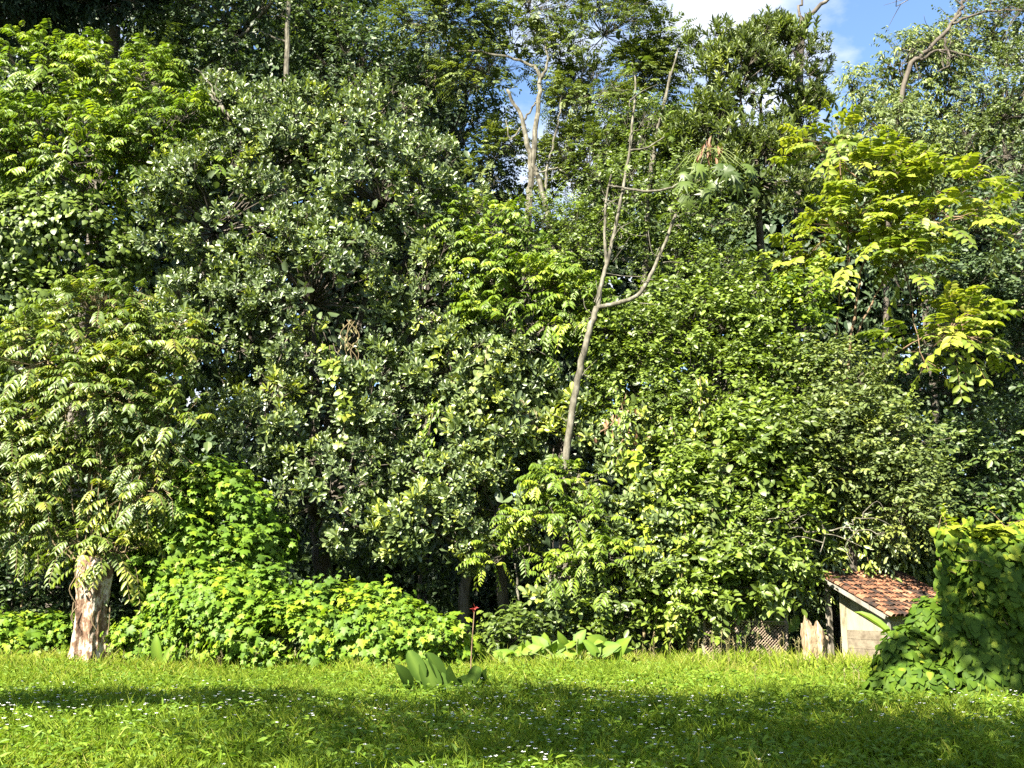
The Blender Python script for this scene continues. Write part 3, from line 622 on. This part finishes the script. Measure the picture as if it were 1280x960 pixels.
# trees standing behind and beside the camera: their shade lies on the lawn; one is added for the hedge
for k, (gx_, gy_, gz_, h, rx, ry, bx, by, n_, lab) in enumerate([
        (1.3, 12.5, 0, 12.5, 4.9, 3.9, -9, -3, 3600, 'tall tree behind the camera shading the middle of the lawn'),
        (-5.4, 14.7, 0, 12.5, 3.4, 1.4, -17, 2, 1500, 'tall tree left of the camera shading the far left of the lawn'),
        (9.3, 14.7, 1.15, 11.0, 4.2, 1.15, -3, -5, 1800, 'added tall tree, unseen behind the camera, crown shaped to shade the vine hedge'),  # added out of view; narrow crown placed to shade the hedge front
        (4.4, 9.6, 0, 12.0, 3.6, 2.6, -6, -6, 2300, 'tree behind the camera shading the right foreground')]):
    rng = np.random.RandomState(80 + k); bs = np.array([bx, by, 0.])
    c = np.array([gx_, gy_, gz_]) + SUN * (h - gz_) / SUN[2]
    o = thing('tree', lab, 'tree', bs); mb, sb = MB(), MB()
    u = rnd(n_, rng); bump = 1 + .22 * np.sin(u[:, 0] * 7 + k) * np.sin(u[:, 1] * 6)
    r = min(rx, ry); p = c + u * np.array([rx, ry, min(r * .5, .8)]) * (rng.uniform(.1, 1, n_) ** .4 * bump)[:, None]
    mb.leaves(OVAL, p, rnd(n_, rng) - UP * .3, rnd(n_, rng) + UP, .3, .15, rng.rand(n_))
    sb.tube(smooth_path([bs - [0, 0, .1], (bs + c) / 2 + [0, 0, .5], c], rng, .04), .28, .1, 9, .05)
    for _ in range(14): sb.tube(smooth_path([c - [0, 0, .8], c + rnd(1, rng)[0] * r * .5, c + rnd(1, rng)[0] * r * .9], None, 0, 3), .07, .02, 5)
    mb.build('crown', MAT['mid'], o, bs); sb.build('trunk', MAT['bark'], o, bs)

# ------------------------------------------------------------------ the sprouting stump
def stump_mesh(px0, px1, py_top, Y, flare, jag, seed, hollow=None, sides=36, rows=16, lean=0.0):
    rng = np.random.RandomState(seed); mb = MB()
    c = P((px0 + px1) / 2, py_top, Y); H = c[2]; r = M((px1 - px0) / 2, Y)
    th = np.linspace(0, 2 * math.pi, sides, endpoint=False); V = []
    ridge = .09 * np.sin(th * 5 + 1) + .06 * np.sin(th * 11 + 2)
    topj = jag * (np.cos(th - 3.6) + .25 * np.sin(th * 4 + 1) + rng.uniform(-.3, .3, sides))
    for i in range(rows + 1):
        t = i / rows
        rr = r * (1 + flare * (1 - t) ** 3 + .08 * math.sin(t * 9)) * (1 + ridge + rng.uniform(-.045, .045, sides))
        if hollow:
            ha, hz, hd = hollow; dth = np.angle(np.exp(1j * (th - ha)))
            rr = rr * (1 - hd * np.exp(-(dth / .38) ** 2) * math.exp(-((t - hz) / .17) ** 2))
        zz = t * (H + topj * max(0, t - .35) / .65) - .08 * (1 - t)
        V.append(np.stack([c[0] + rr * np.cos(th) + lean * t, c[1] + rr * np.sin(th), zz], -1))
    for s_, dz in ((.7, -.06), (.3, -.14)):
        V.append(np.stack([c[0] + lean + (V[rows][:, 0] - c[0] - lean) * s_, c[1] + (V[rows][:, 1] - c[1]) * s_, V[rows][:, 2] + dz + rng.uniform(-.04, .04, sides)], -1))
    V = np.array(V); n = len(V)
    i = np.arange(n - 1)[:, None] * sides; j = np.arange(sides)[None, :]; k = (j + 1) % sides
    f4 = np.stack([i + j, i + k, i + sides + k, i + sides + j], -1).reshape(-1, 4)
    flatv = np.concatenate([V.reshape(-1, 3), [[c[0] + lean, c[1], V[-1][:, 2].mean()]]])
    f3 = [[(n - 1) * sides + q, (n - 1) * sides + (q + 1) % sides, n * sides] for q in range(sides)]
    mb.add(flatv, f3, f4)
    return mb, np.array([c[0], c[1], 0.0]), H
def sprouting_stump():
    mb, bs, H = stump_mesh(101, 138, 698, 21.9, .24, .06, 91, hollow=(-1.95, .25, .55))
    def extra(t, b, rng):
        o = mb.build('stump', MAT['stump'], t, b)
        hb = MB()     # loose strips of bark and dead climber
        for k in range(9):
            a = rng.uniform(-3.0, .0); r = M(22, 21.9) * 1.04
            p0 = b + [r * math.cos(a), r * math.sin(a), rng.uniform(.5, 1.0) * H]; l = rng.uniform(.25, .7)
            hb.tube(smooth_path([p0, p0 + [rng.normal() * .05, -.03, -l * .5], p0 + [rng.normal() * .08, -.02, -l]], None, 0, 3), .016, .006, 4)
        hb.build('loose_bark', MAT['stem'], t, b)
    stems = [(ip([(120, 705), (112, 600), (128, 470), (130, 400)], 22.4), .05, .015)]
    for a in [(60, 690, 45, 500), (95, 700, 75, 430), (140, 700, 165, 560), (150, 705, 195, 440), (125, 700, 120, 520), (170, 640, 190, 480), (45, 640, 38, 440)]:
        stems.append((ip([(120 + (a[0] - 120) * .3, 705), (a[0], a[1] - 30), (a[2], a[3])], 22.1), .03, .01))
    tree('pollard_stump', 'peeling pale tree stump resprouting a dense crown of drooping leaves, at the left', 'tree stump',
         [(120, 400, 22.6, 70, 50), (60, 450, 22.6, 55, 60), (190, 440, 22.6, 55, 55), (130, 500, 22.3, 90, 70), (35, 560, 22.4, 55, 70), (210, 530, 22.4, 45, 60), (120, 585, 22.6, 90, 55), (40, 640, 22.5, 50, 45), (185, 610, 22.5, 50, 45), (90, 650, 22.9, 50, 22), (105, 682, 22.1, 40, 12), (150, 690, 22.2, 26, 14), (-30, 600, 22.3, 50, 70), (225, 470, 22.6, 28, 40)],
         'pinnate', 'sprout', 430, .40, 8, .64, depth=.6, seed=92, tint=.55, tv=.22, young=.15, base=(bs[0], bs[1]), trunk_r=.035, trunk=stems, bark='stem', fill=.9, extra=extra, stem_name='shoot', top=.1)
sprouting_stump()

# ------------------------------------------------------------------ bright shrubs
tree('shrub', 'large bright green lobed-leaf shrub mound in full sun', 'shrub',
     [(285, 785, 22.0, 78, 52), (370, 800, 21.5, 88, 44), (460, 800, 21.4, 80, 45), (540, 812, 21.4, 52, 38), (285, 755, 22.4, 58, 32), (430, 772, 22.2, 80, 26), (245, 735, 22.4, 26, 22), (330, 742, 22.0, 24, 22), (405, 748, 22.1, 28, 16), (485, 758, 21.7, 26, 16), (222, 765, 22.3, 24, 24), (380, 828, 21.0, 26, 16), (500, 832, 21.0, 24, 14)],
     'lobed', 'shrub', 330, .36, 18, .78, seed=101, tint=.44, tv=.22, trunk_r=.04, bark='greenstem', crown_name='foliage', stem_name='stem', top=.45)
tree('shrub', 'bright green climber shrub leaning between the stump and the glossy tree', 'shrub',
     [(255, 620, 23.2, 50, 45), (300, 640, 23.2, 45, 45), (225, 680, 22.9, 45, 45), (200, 720, 22.8, 35, 40), (320, 680, 23.3, 35, 40), (280, 690, 23.1, 50, 40)], 'lobed', 'shrub', 108, .36, 13, .88, seed=102, tint=.42, tv=.22, young=.1, trunk_r=.04, bark='greenstem', crown_name='foliage', stem_name='stem')
tree('shrub', 'low bright shrub at the far left behind the stump', 'shrub',
     [(20, 810, 23.2, 60, 32), (75, 805, 23.4, 50, 28), (-40, 800, 23.2, 50, 40)], 'lobed', 'shrub', 80, .3, 15, .8, seed=103, tint=.5, trunk_r=.03, bark='greenstem', crown_name='foliage', stem_name='stem', top=.45)
tree('shrub', 'low bright shrub filling in to the right of the stump foot', 'shrub',
     [(175, 810, 22.3, 40, 30), (215, 800, 22.4, 40, 36)], 'lobed', 'shrub', 44, .28, 14, .72, seed=104, tint=.6, trunk_r=.03, bark='greenstem', crown_name='foliage', stem_name='stem', top=.45)
tree('shrub', 'small grey-green bush below the hollow beside the broad-leaf clump', 'shrub',
     [(640, 808, 22.6, 30, 24), (850, 815, 24.0, 30, 22)], 'ovate', 'mid', 22, .3, 12, .8, seed=105, tint=.4, trunk_r=.03, crown_name='foliage', stem_name='stem')

# ------------------------------------------------------------------ broad-leaved plants
def broad_plant(name, label, cat, px, py, Y, leaves, mat, tpl, stem='greenstem', seed=1, extra=None):
    """leaves: (dx px, dy px of the leaf tip end from its base, base offset px x,y, width ratio)"""
    rng = np.random.RandomState(seed); b = P(px, py, Y); b[2] = 0
    o = thing(name, label, cat, b); sb = MB()
    for (bx, by, tx, ty, wr) in leaves:
        p0 = P(bx, by, Y + rng.uniform(-.15, .15)); p1 = P(tx, ty, Y + rng.uniform(-.25, .15)); d = p1 - p0; L = np.linalg.norm(d)
        nn = nrm(np.array([rng.normal() * .6, -1.0, .55 + rng.normal() * .3]))
        mb = MB(); mb.leaves(tpl, [p0], [d], [nn], L, L * wr, rng.uniform(.1, .6), .4); mb.build('leaf', MAT[mat], o, b, True)
        sb.tube(smooth_path([b + rng.normal(size=3) * [.05, .05, 0], (b + p0) / 2 + rng.normal(size=3) * .03, p0], None, 0, 3), .016, .009, 5)
    sb.build('stem', MAT[stem], o, b)
    if extra: extra(o, b, rng)
    return o
broad_plant('canna_plant', 'dark green canna clump with upright paddle leaves, shaded on the lawn', 'plant', 550, 872, 16.2,
            [(512, 862, 502, 832, .55), (528, 852, 512, 812, .5), (525, 872, 505, 855, .6), (545, 868, 530, 825, .55), (552, 852, 540, 815, .5), (560, 870, 590, 838, .35), (585, 860, 600, 828, .42), (530, 876, 520, 850, .5), (540, 872, 552, 842, .6), (566, 872, 552, 842, .4), (583, 868, 556, 842, .5), (500, 868, 490, 858, .5)], 'canna', STRAP, seed=111)
def flower_head(o, b, rng):
    q = P(593, 762, 16.4); mb = MB(); m = 10
    mb.leaves(OVAL, q + np.clip(rng.normal(size=(m, 3)), -1.2, 1.2) * [.012, .012, .03], rng.normal(size=(m, 3)) + UP, rnd(m, rng), .075, .035, rng.rand(m)); 
    sb = MB(); sb.tube(smooth_path([b, P(589, 820, 16.4), q], None, 0, 4), .012, .007, 5); st = sb.build('flower_stalk', MAT['brownbark'], o, b); mb.build('flower', MAT['red'], st, b)
broad_plant('canna_plant', 'single tall canna stalk with a red flower head, right of the shaded canna clump', 'plant', 588, 868, 16.4,
            [(600, 872, 640, 860, .3), (612, 868, 600, 842, .4), (628, 872, 645, 858, .4)], 'canna', STRAP, seed=112, extra=flower_head)
lv = []
r9 = np.random.RandomState(9)
for k in range(34):
    cx = 635 + 150 * r9.rand(); cy = 830 - 34 * r9.rand() * (1 - abs(cx - 715) / 130); a = r9.uniform(-1.2, 1.2); l = r9.uniform(18, 36)
    lv.append((cx, cy, cx + l * math.sin(a), cy - l * math.cos(a) * .6, r9.uniform(.55, .85)))
broad_plant('broad_leaf_plant', 'sunlit clump of soft broad green leaves before the dark hollow', 'plant', 715, 842, 21.2, lv, 'taro', HEART, seed=113)
broad_plant('broad_leaf_plant', 'pair of long bright leaves growing at the stump foot', 'plant', 75, 838, 21.2, [(80, 838, 38, 823, .3), (70, 842, 92, 826, .35), (200, 830, 192, 798, .4), (205, 832, 214, 806, .35)], 'taro', STRAP, seed=114)
broad_plant('banana_plant', 'young banana plant whose long leaf arches under the shed eave', 'plant', 1120, 850, 21.6, [(1116, 800, 1078, 757, .2), (1120, 806, 1136, 778, .28)], 'taro', STRAP, seed=115)
broad_plant('broad_leaf_plant', 'big dark heart-shaped leaves below the shed wall', 'plant', 1058, 868, 20.6, [(1040, 838, 1036, 866, .8), (1062, 836, 1070, 868, .85), (1048, 845, 1052, 872, .8), (1078, 850, 1090, 872, .7), (1030, 850, 1022, 868, .7)], 'canna', HEART, seed=116)
broad_plant('broad_leaf_plant', 'tall loose broad leaves in the shade behind the wire fence', 'plant', 950, 835, 23.4, [(925, 775, 942, 752, .4), (960, 780, 985, 776, .4), (975, 800, 990, 815, .7), (985, 790, 1000, 770, .5), (940, 770, 930, 755, .5), (965, 760, 985, 752, .4)], 'taro', STRAP, seed=117)

# ------------------------------------------------------------------ the shed
def shed():
    A = P(1040, 820, 23.6)[:2]; B = P(1113, 820, 22.2)[:2]
    u = (B - A); Ln = np.linalg.norm(u); u = u / Ln; v = np.array([-u[1], u[0]]) if -u[1] > 0 else np.array([u[1], -u[0]])   # u down the roof, v along the eave, away to the right
    Dp = 2.7; zA, zB = P(1034, 720, 23.6)[2], P(1113, 764, 22.2)[2]
    t = thing('shed', 'small cream plastered shed with a sloping clay tile roof, half hidden by the vine hedge', 'shed', (A[0], A[1], 0)); b = np.array([A[0], A[1], 0.])
    def Q(a, c, z): return np.array([A[0] + u[0] * a + v[0] * c, A[1] + u[1] * a + v[1] * c, z])
    sl = (zB - zA) / Ln; ax = np.array([[u[0], u[1], 0], [v[0], v[1], 0], [0, 0, 1]])
    def roof_z(a): return zA - .1 + sl * a
    # walls: side wall (sloping top), front, back, as slabs of real thickness
    a0, a1, th = .18, Ln - .1, .13
    def slab(pa, pb, c0, c1, za, zb, z0=-.05):
        q = [Q(pa, c0, z0), Q(pb, c0, z0), Q(pb, c1, z0), Q(pa, c1, z0), Q(pa, c0, za), Q(pb, c0, zb), Q(pb, c1, zb), Q(pa, c1, za)]
        return np.array(q), [[0, 1, 5, 4], [1, 2, 6, 5], [2, 3, 7, 6], [3, 0, 4, 7], [4, 5, 6, 7], [3, 2, 1, 0]]
    wl = MB()
    wl.add(*[(q, None, f) for q, f in [slab(a0 + .16, a1, .15, .15 + th, roof_z(a0 + .16) - .06, roof_z(a1) - .06, .78)]][0])
    wl.add(*[(q, None, f) for q, f in [slab(a1 - th, a1, .15 + th, Dp - .15, roof_z(a1 - th) - .06, roof_z(a1) - .06)]][0])
    wl.add(*[(q, None, f) for q, f in [slab(a0 + .16, a1 - th, Dp - .15 - th, Dp - .15, roof_z(a0 + .16) - .06, roof_z(a1 - th) - .06)]][0])
    wl.build('wall', MAT['plaster'], t, b)
    lw = MB(); q, f = slab(a0 + .16, a1 - .004, .147, .15 + th, .776, .776); lw.add(q, None, f)
    for zz in (.2, .4, .6):
        q, f = slab(a0 + .165, a1 - .01, .14, .1465, zz + .012, zz + .012, zz); lw.add(q, None, f)
    lw.build('plinth', MAT['block'], t, b)
    pl = MB(); q, f = slab(a0, a0 + .158, .135, .15 + th, roof_z(a0) - .055, roof_z(a0 + .16) - .058); pl.add(q, None, f); pl.build('pilaster', MAT['plaster'], t, b)
    # rake beam and purlin ends, corner post, roof deck
    bm = MB(); dr = np.array([u[0], u[1], sl]); dr /= np.linalg.norm(dr)
    axr = np.array([dr, [v[0], v[1], 0], np.cross(dr, [v[0], v[1], 0])])
    bm.box(Q(Ln / 2 - .05, -.17, zA + sl * (Ln / 2 - .05) - .075), (Ln * 1.12 + .3, .035, .085), axr); bm.build('rake_board', MAT['whitewood'], t, b)
    for a in (.35, .8, 1.25):
        if a < Ln: 
            rb = MB(); rb.box(Q(a, Dp / 2 - .1, roof_z(a) - .02), (.06, Dp, .07), axr); rb.build('rafter', MAT['greywood'], t, b)
    for nm, a, c, r in (('corner_post', Ln - .0, -.02, .05), ('corner_post', -.02, -.0, .055)):
        pb = MB(); z1 = zA + sl * a - .13; pb.box(Q(a, c, z1 / 2 - .03), (r * 1.8, r * 1.8, z1 + .06), ax); pb.build(nm, MAT['whitewood'] if a > .5 else MAT['greywood'], t, b)
    dk = MB(); dk.box(Q(Ln / 2 - .02, Dp / 2 - .1, zA + sl * (Ln / 2) - .03), (Ln * 1.14 + .3, Dp + .1, .025), axr); dk.build('roof_deck', MAT['greywood'], t, b)
    # clay tiles: overlapping half-round courses
    rng = np.random.RandomState(121); tb = MB(); up = np.cross(dr, [v[0], v[1], 0]); up = up * np.sign(up[2]); vv = np.array([v[0], v[1], 0])
    RL = (Ln * 1.14 + .3); rowl = .25; start = -.24
    ncol = int((Dp + .12) / .12)
    for r in range(int(RL / (rowl * .82)) + 1):
        for c in range(ncol):
            a = start + r * rowl * .82 + rng.normal() * .012; cc = -.13 + c * .12 + rng.normal() * .008
            o = Q(0, 0, zA) + dr * a + vv * cc + up * (.012 + rng.uniform(0, .012)); tl = rowl * rng.uniform(.97, 1.04)
            V = []; yaw = rng.normal() * .03
            for s_ in (0, 1):
                rr = .07 - .012 * (1 - s_)
                for k in range(6):
                    ph = math.pi * k / 5
                    V.append(o + dr * (tl * s_) + vv * (-rr * math.cos(ph) + yaw * s_ * tl) + up * (rr * .75 * math.sin(ph) + .022 * s_ - .0))
            for s_ in (0, 1):
                for k in range(6): V.append(V[s_ * 6 + k] - up * .014)
            f = []
            for k in range(5):
                f += [[k, k + 1, 7 + k, 6 + k], [12 + k, 18 + k, 19 + k, 13 + k], [6 + k, 7 + k, 19 + k, 18 + k], [k, 12 + k, 13 + k, k + 1]]
            f += [[0, 6, 18, 12], [5, 17, 23, 11]]
            tb.add(V, None, f)
    tb.build('roof', MAT['tile'], t, b)
shed()
mb, bs, H = stump_mesh(1003, 1030, 788, 21.9, .22, .22, 131, hollow=(-1.3, .3, .3), lean=.03)
tag(mb.build('broken_stump', MAT['cutwood'], None, bs), 'pale jagged broken stump standing left of the tiled shed', 'tree stump')
def fence():
    rng = np.random.RandomState(141); Y = 22.9
    b = P(955, 835, Y); b[2] = 0
    t = thing('wire_fence', 'rusty wire mesh fence on rough poles, overgrown, left of the broken stump', 'fence', b)
    xs = [P(x, 800, Y)[0] for x in (880, 925, 984)]
    for x in xs:
        mb = MB(); mb.tube(smooth_path([[x, Y, -.1], [x + rng.normal() * .03, Y, .6], [x + rng.normal() * .05, Y, 1.1]], rng, .01), .045, .035, 7, .08); mb.build('post', MAT['greywood'], t, b)
    wm = MB(); n = 26; a, bb = [], []
    for k in range(-10, n):
        for s in (1, -1):
            x0 = xs[0] + (xs[2] - xs[0]) * k / n; x1 = x0 + .95
            if s < 0: x0, x1 = x1, x0
            q0, q1 = np.array([x0, Y - .05, .02]), np.array([x1, Y - .05, .97])
            ts = np.clip([(xs[0] - x0) / (x1 - x0), (xs[2] - x0) / (x1 - x0)], 0, 1); lo, hi = min(ts), max(ts)
            if hi - lo > .02: a.append(q0 + (q1 - q0) * lo); bb.append(q0 + (q1 - q0) * hi)
    wm.sticks(a, bb, .006, .006)
    for z in (.03, .98): wm.sticks([[xs[0], Y - .055, z]], [[xs[2], Y - .055, z]], .008, .008)
    wm.build('wire_mesh', MAT['wire'], t, b)
fence()

# ------------------------------------------------------------------ the vine hedge
def hedge():
    rng = np.random.RandomState(151); b = np.array([9.4, 15.8, 0.])
    t = thing('vine_hedge', 'tall hedge smothered in heart-leaved vines, sunlit along its top, at the right', 'hedge', b)
    x0, x1, y0, y1, H = P(1172, 700, 15.2)[0], 13.0, 14.9, 17.4, P(1200, 660, 15.2)[2]
    mb, sb = MB(), MB()
    SK = .46
    def bump(p): return .20 * np.sin(p[:, 0] * 3.1 + 1) * np.sin(p[:, 2] * 2.7) + .08 * np.sin(p[:, 0] * 7 + p[:, 2] * 6)
    def face(m, kind):
        if kind == 'front': p = np.stack([rng.uniform(x0, x1, m), np.full(m, y0), rng.uniform(.05, H, m)], -1); n = np.array([0, -1, .1])
        elif kind == 'left': yy = rng.uniform(y0, y1, m); p = np.stack([x0 + (yy - y0) * SK, yy, rng.uniform(.05, H, m)], -1); n = np.array([-1, -.2, .1])
        else: yy = rng.uniform(y0, y1, m); p = np.stack([x0 + (yy - y0) * SK + (x1 - x0) * rng.rand(m), yy, np.full(m, H)], -1); n = np.array([0, -.1, 1.])
        N_ = np.broadcast_to(n, p.shape); p = p + N_ * (bump(p) + rng.uniform(-.16, .05, m))[:, None]
        e = np.clip((H - p[:, 2]) / .5, 0, 1)
        if kind == 'front': p[:, 1] += .3 * (1 - e) ** 2; p[:, 1] -= .35 * np.clip(1 - p[:, 2] / .9, 0, 1)
        return p, N_
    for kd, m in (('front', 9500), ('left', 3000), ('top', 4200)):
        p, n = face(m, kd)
        put_face(mb, HEART, p, n, rng, .15 * rng.uniform(.55, 1.3, m), .145, rng.uniform(.15, .75, m) + (.4 if kd == 'top' else 0) + .45 * np.clip((p[:, 2] - H + .3) / .3, 0, 1), .38, .25 if kd != 'top' else .5)  # leaves yellower towards the top: sunlight put into their tint
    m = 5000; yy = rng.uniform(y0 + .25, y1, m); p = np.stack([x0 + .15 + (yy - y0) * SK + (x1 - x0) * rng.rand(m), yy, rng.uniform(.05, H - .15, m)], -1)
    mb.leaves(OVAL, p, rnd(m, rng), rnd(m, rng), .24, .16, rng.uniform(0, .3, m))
    # sprawl at the foot, to the left
    for (px, py, Y, rx, ry) in [(1135, 830, 15.6, 40, 44), (1110, 858, 15.2, 30, 24), (1160, 858, 15.0, 60, 30), (1160, 790, 15.9, 24, 44)]:
        C, R = blobs_of([(px, py, Y, rx, ry)]); m = int(rx * ry * .42); u = nrm(rnd(m, rng) + [0, -.4, .2]); p = C + u * R * rng.uniform(.7, 1.05, (m, 1)); k = p[:, 2] > .05
        put_face(mb, HEART, p[k], u[k], rng, .135, .12, rng.uniform(.1, .6, k.sum()), .45, .35)
    for k in range(150):     # loose shoots sticking out of the clipped mass
        x = rng.uniform(x0, x1); top_ = rng.rand() < .6
        a = np.array([x, rng.uniform(y0, y0 + .8), H]) if top_ else np.array([x, y0, rng.uniform(.3, H)])
        d = nrm(rng.normal(size=3) * .6 + (UP if top_ else np.array([0, -1, .2]))); l = rng.uniform(.15, .45)
        sb.tube(smooth_path([a, a + d * l * .6, a + d * l - [0, 0, .08]], None, 0, 3), .006, .003, 3)
        q = a + d * l * rng.uniform(.3, 1, (6, 1)) + rng.normal(size=(6, 3)) * .04
        put_face(mb, HEART, q, np.broadcast_to(d, (6, 3)), rng, .10, .09, .75, .6)
    for k in range(90):
        x = rng.uniform(x0, x1); x += .3; q = [[x, y0 + .4, .0], [x + rng.normal() * .15, y0 + .45, H * .5], [x + rng.normal() * .2, y0 + .6, H * .9]]
        sb.tube(smooth_path(q, rng, .02, 4), .016, .006, 4)
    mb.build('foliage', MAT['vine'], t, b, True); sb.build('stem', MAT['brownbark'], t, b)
hedge()

# ------------------------------------------------------------------ lawn: grass, weeds, flowers, taller stalks
def lawn():
    rng = np.random.RandomState(161)
    def spots(m, lo=7.5, hi=23.4):
        y = lo + (hi - lo) * rng.rand(m) ** 1.0; x = rng.uniform(-1, 1, m) * (.56 * y + .8)
        return np.stack([x, y, ground_z(x, y)], -1)
    mb = MB(); m = 150000; p = spots(m)
    clump = .6 + .4 * np.sin(p[:, 0] * 1.9 + 1) * np.sin(p[:, 1] * 1.3) + .3 * rng.normal(size=m)
    clump += .7 * np.sin(p[:, 0] * 5.3 + np.sin(p[:, 1] * 3)) * np.sin(p[:, 1] * 4.1)
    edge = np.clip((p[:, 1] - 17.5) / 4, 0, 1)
    L = np.clip(.14 + .11 * clump + .14 * edge * rng.rand(m), .07, .42) + .12 * np.clip((p[:, 1] - 20.2) / 2, 0, 1) * rng.rand(m)
    d = rng.normal(size=(m, 3)) * .42 + UP
    mb.leaves(GRASS, p, d, rng.normal(size=(m, 3)) * [1, 1, .1], L, .016 + .012 * rng.rand(m), np.clip(.5 + .2 * rng.normal(size=m) + .15 * np.sin(p[:, 0] * 1.1) * np.sin(p[:, 1] * .9) + .22 * edge, 0, 1))  # far strip yellower: drier grass, with sunlight put into its tint
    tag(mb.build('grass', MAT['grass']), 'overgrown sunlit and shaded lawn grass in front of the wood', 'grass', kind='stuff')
    wb = MB(); m = 95000; p = spots(m, 7.5, 22); q = np.sin(p[:, 0] * 1.3 + 2) * np.sin(p[:, 1] * 1.7 + p[:, 0] * .4) + .6 * rng.normal(size=m) > -.2
    p = p[q]; m = len(p); p[:, 2] += rng.uniform(.05, .26, m)
    wb.leaves(OVAL, p, rng.normal(size=(m, 3)) * [1, 1, .3] + UP * .15, UP + rng.normal(size=(m, 3)) * .45, rng.uniform(.04, .12, m), rng.uniform(.02, .042, m), rng.uniform(.1, 1, m))
    tag(wb.build('weeds', MAT['weed']), 'low broad-leaved weeds creeping through the grass', 'weeds', kind='stuff')
    fb = MB(); p = spots(2600, 8.6, 16.5); q = np.sin(p[:, 0] * .9 + 1) + np.sin(p[:, 1] * 1.1) + rng.normal(size=len(p)) > .2; p = p[q]; p[:, 2] += rng.uniform(.2, .33, len(p))
    for k in range(5):
        a = k * 1.2566 + rng.rand(len(p)); d = np.stack([np.cos(a), np.sin(a), np.full(len(p), .35)], -1)
        fb.leaves(OVAL, p, d, UP + rng.normal(size=p.shape) * .3, rng.uniform(.013, .028, len(p)), .013, rng.rand(len(p)))
    tag(fb.build('flowers', MAT['petal']), 'tiny white flowers scattered over the shaded lawn', 'flowers', kind='stuff')
lawn()
def stalks(label, px, py, Y, n, h, seed, spread=.5, heads=True):
    rng = np.random.RandomState(seed); b = P(px, py, Y); b[2] = 0
    t = thing('grass_tuft', label, 'grass tuft', b); mb, hb = MB(), MB()
    p = b + np.stack([rng.normal(size=n) * spread, rng.normal(size=n) * .2, np.zeros(n)], -1)
    mb.leaves(GRASS, p, UP + rng.normal(size=(n, 3)) * .3, rng.normal(size=(n, 3)) * [1, 1, .1], rng.uniform(.5, 1.1, n) * h, .02, rng.uniform(.3, 1, n)); mb.build('blades', MAT['grass'], t, b)['kind'] = 'stuff'
    if heads:
        m = max(4, n // 6); q = b + np.stack([rng.normal(size=m) * spread, rng.normal(size=m) * .2, np.zeros(m)], -1); e = q + UP * h * rng.uniform(.9, 1.5, (m, 1)) + rng.normal(size=(m, 3)) * .06
        for i in range(m):
            hb = MB(); hb.sticks(q[i:i + 1], e[i:i + 1], .004, .003)
            ee = e[i] - UP * .02 * np.arange(7)[:, None]; hb.leaves(LANCE, ee, rng.normal(size=(7, 3)) * .5 + UP * .6, rnd(7, rng), .07, .012, rng.rand(7))
            hb.build('seed_head', MAT['straw'], t, b)
stalks('tall grass with pale seed heads in front of the broken stump', 1005, 850, 20.5, 70, .55, 171)
stalks('sunlit tall grass with straw heads at the foot of the bright shrub mound', 240, 842, 20.8, 80, .42, 172, .9)
stalks('tall weedy grass growing round the foot of the peeling stump', 125, 832, 21.9, 90, .5, 173, .5)
stalks('tall coarse grass in front of the hedge foot', 1120, 885, 16.6, 60, .38, 174, .8)
stalks('long grass at the edge of the dark hollow, left of the wire fence', 830, 845, 21.6, 110, .45, 175, 1.1)
stalks('leggy grass tuft standing in the sun before the wire fence', 920, 845, 21.0, 90, .5, 176, .7)
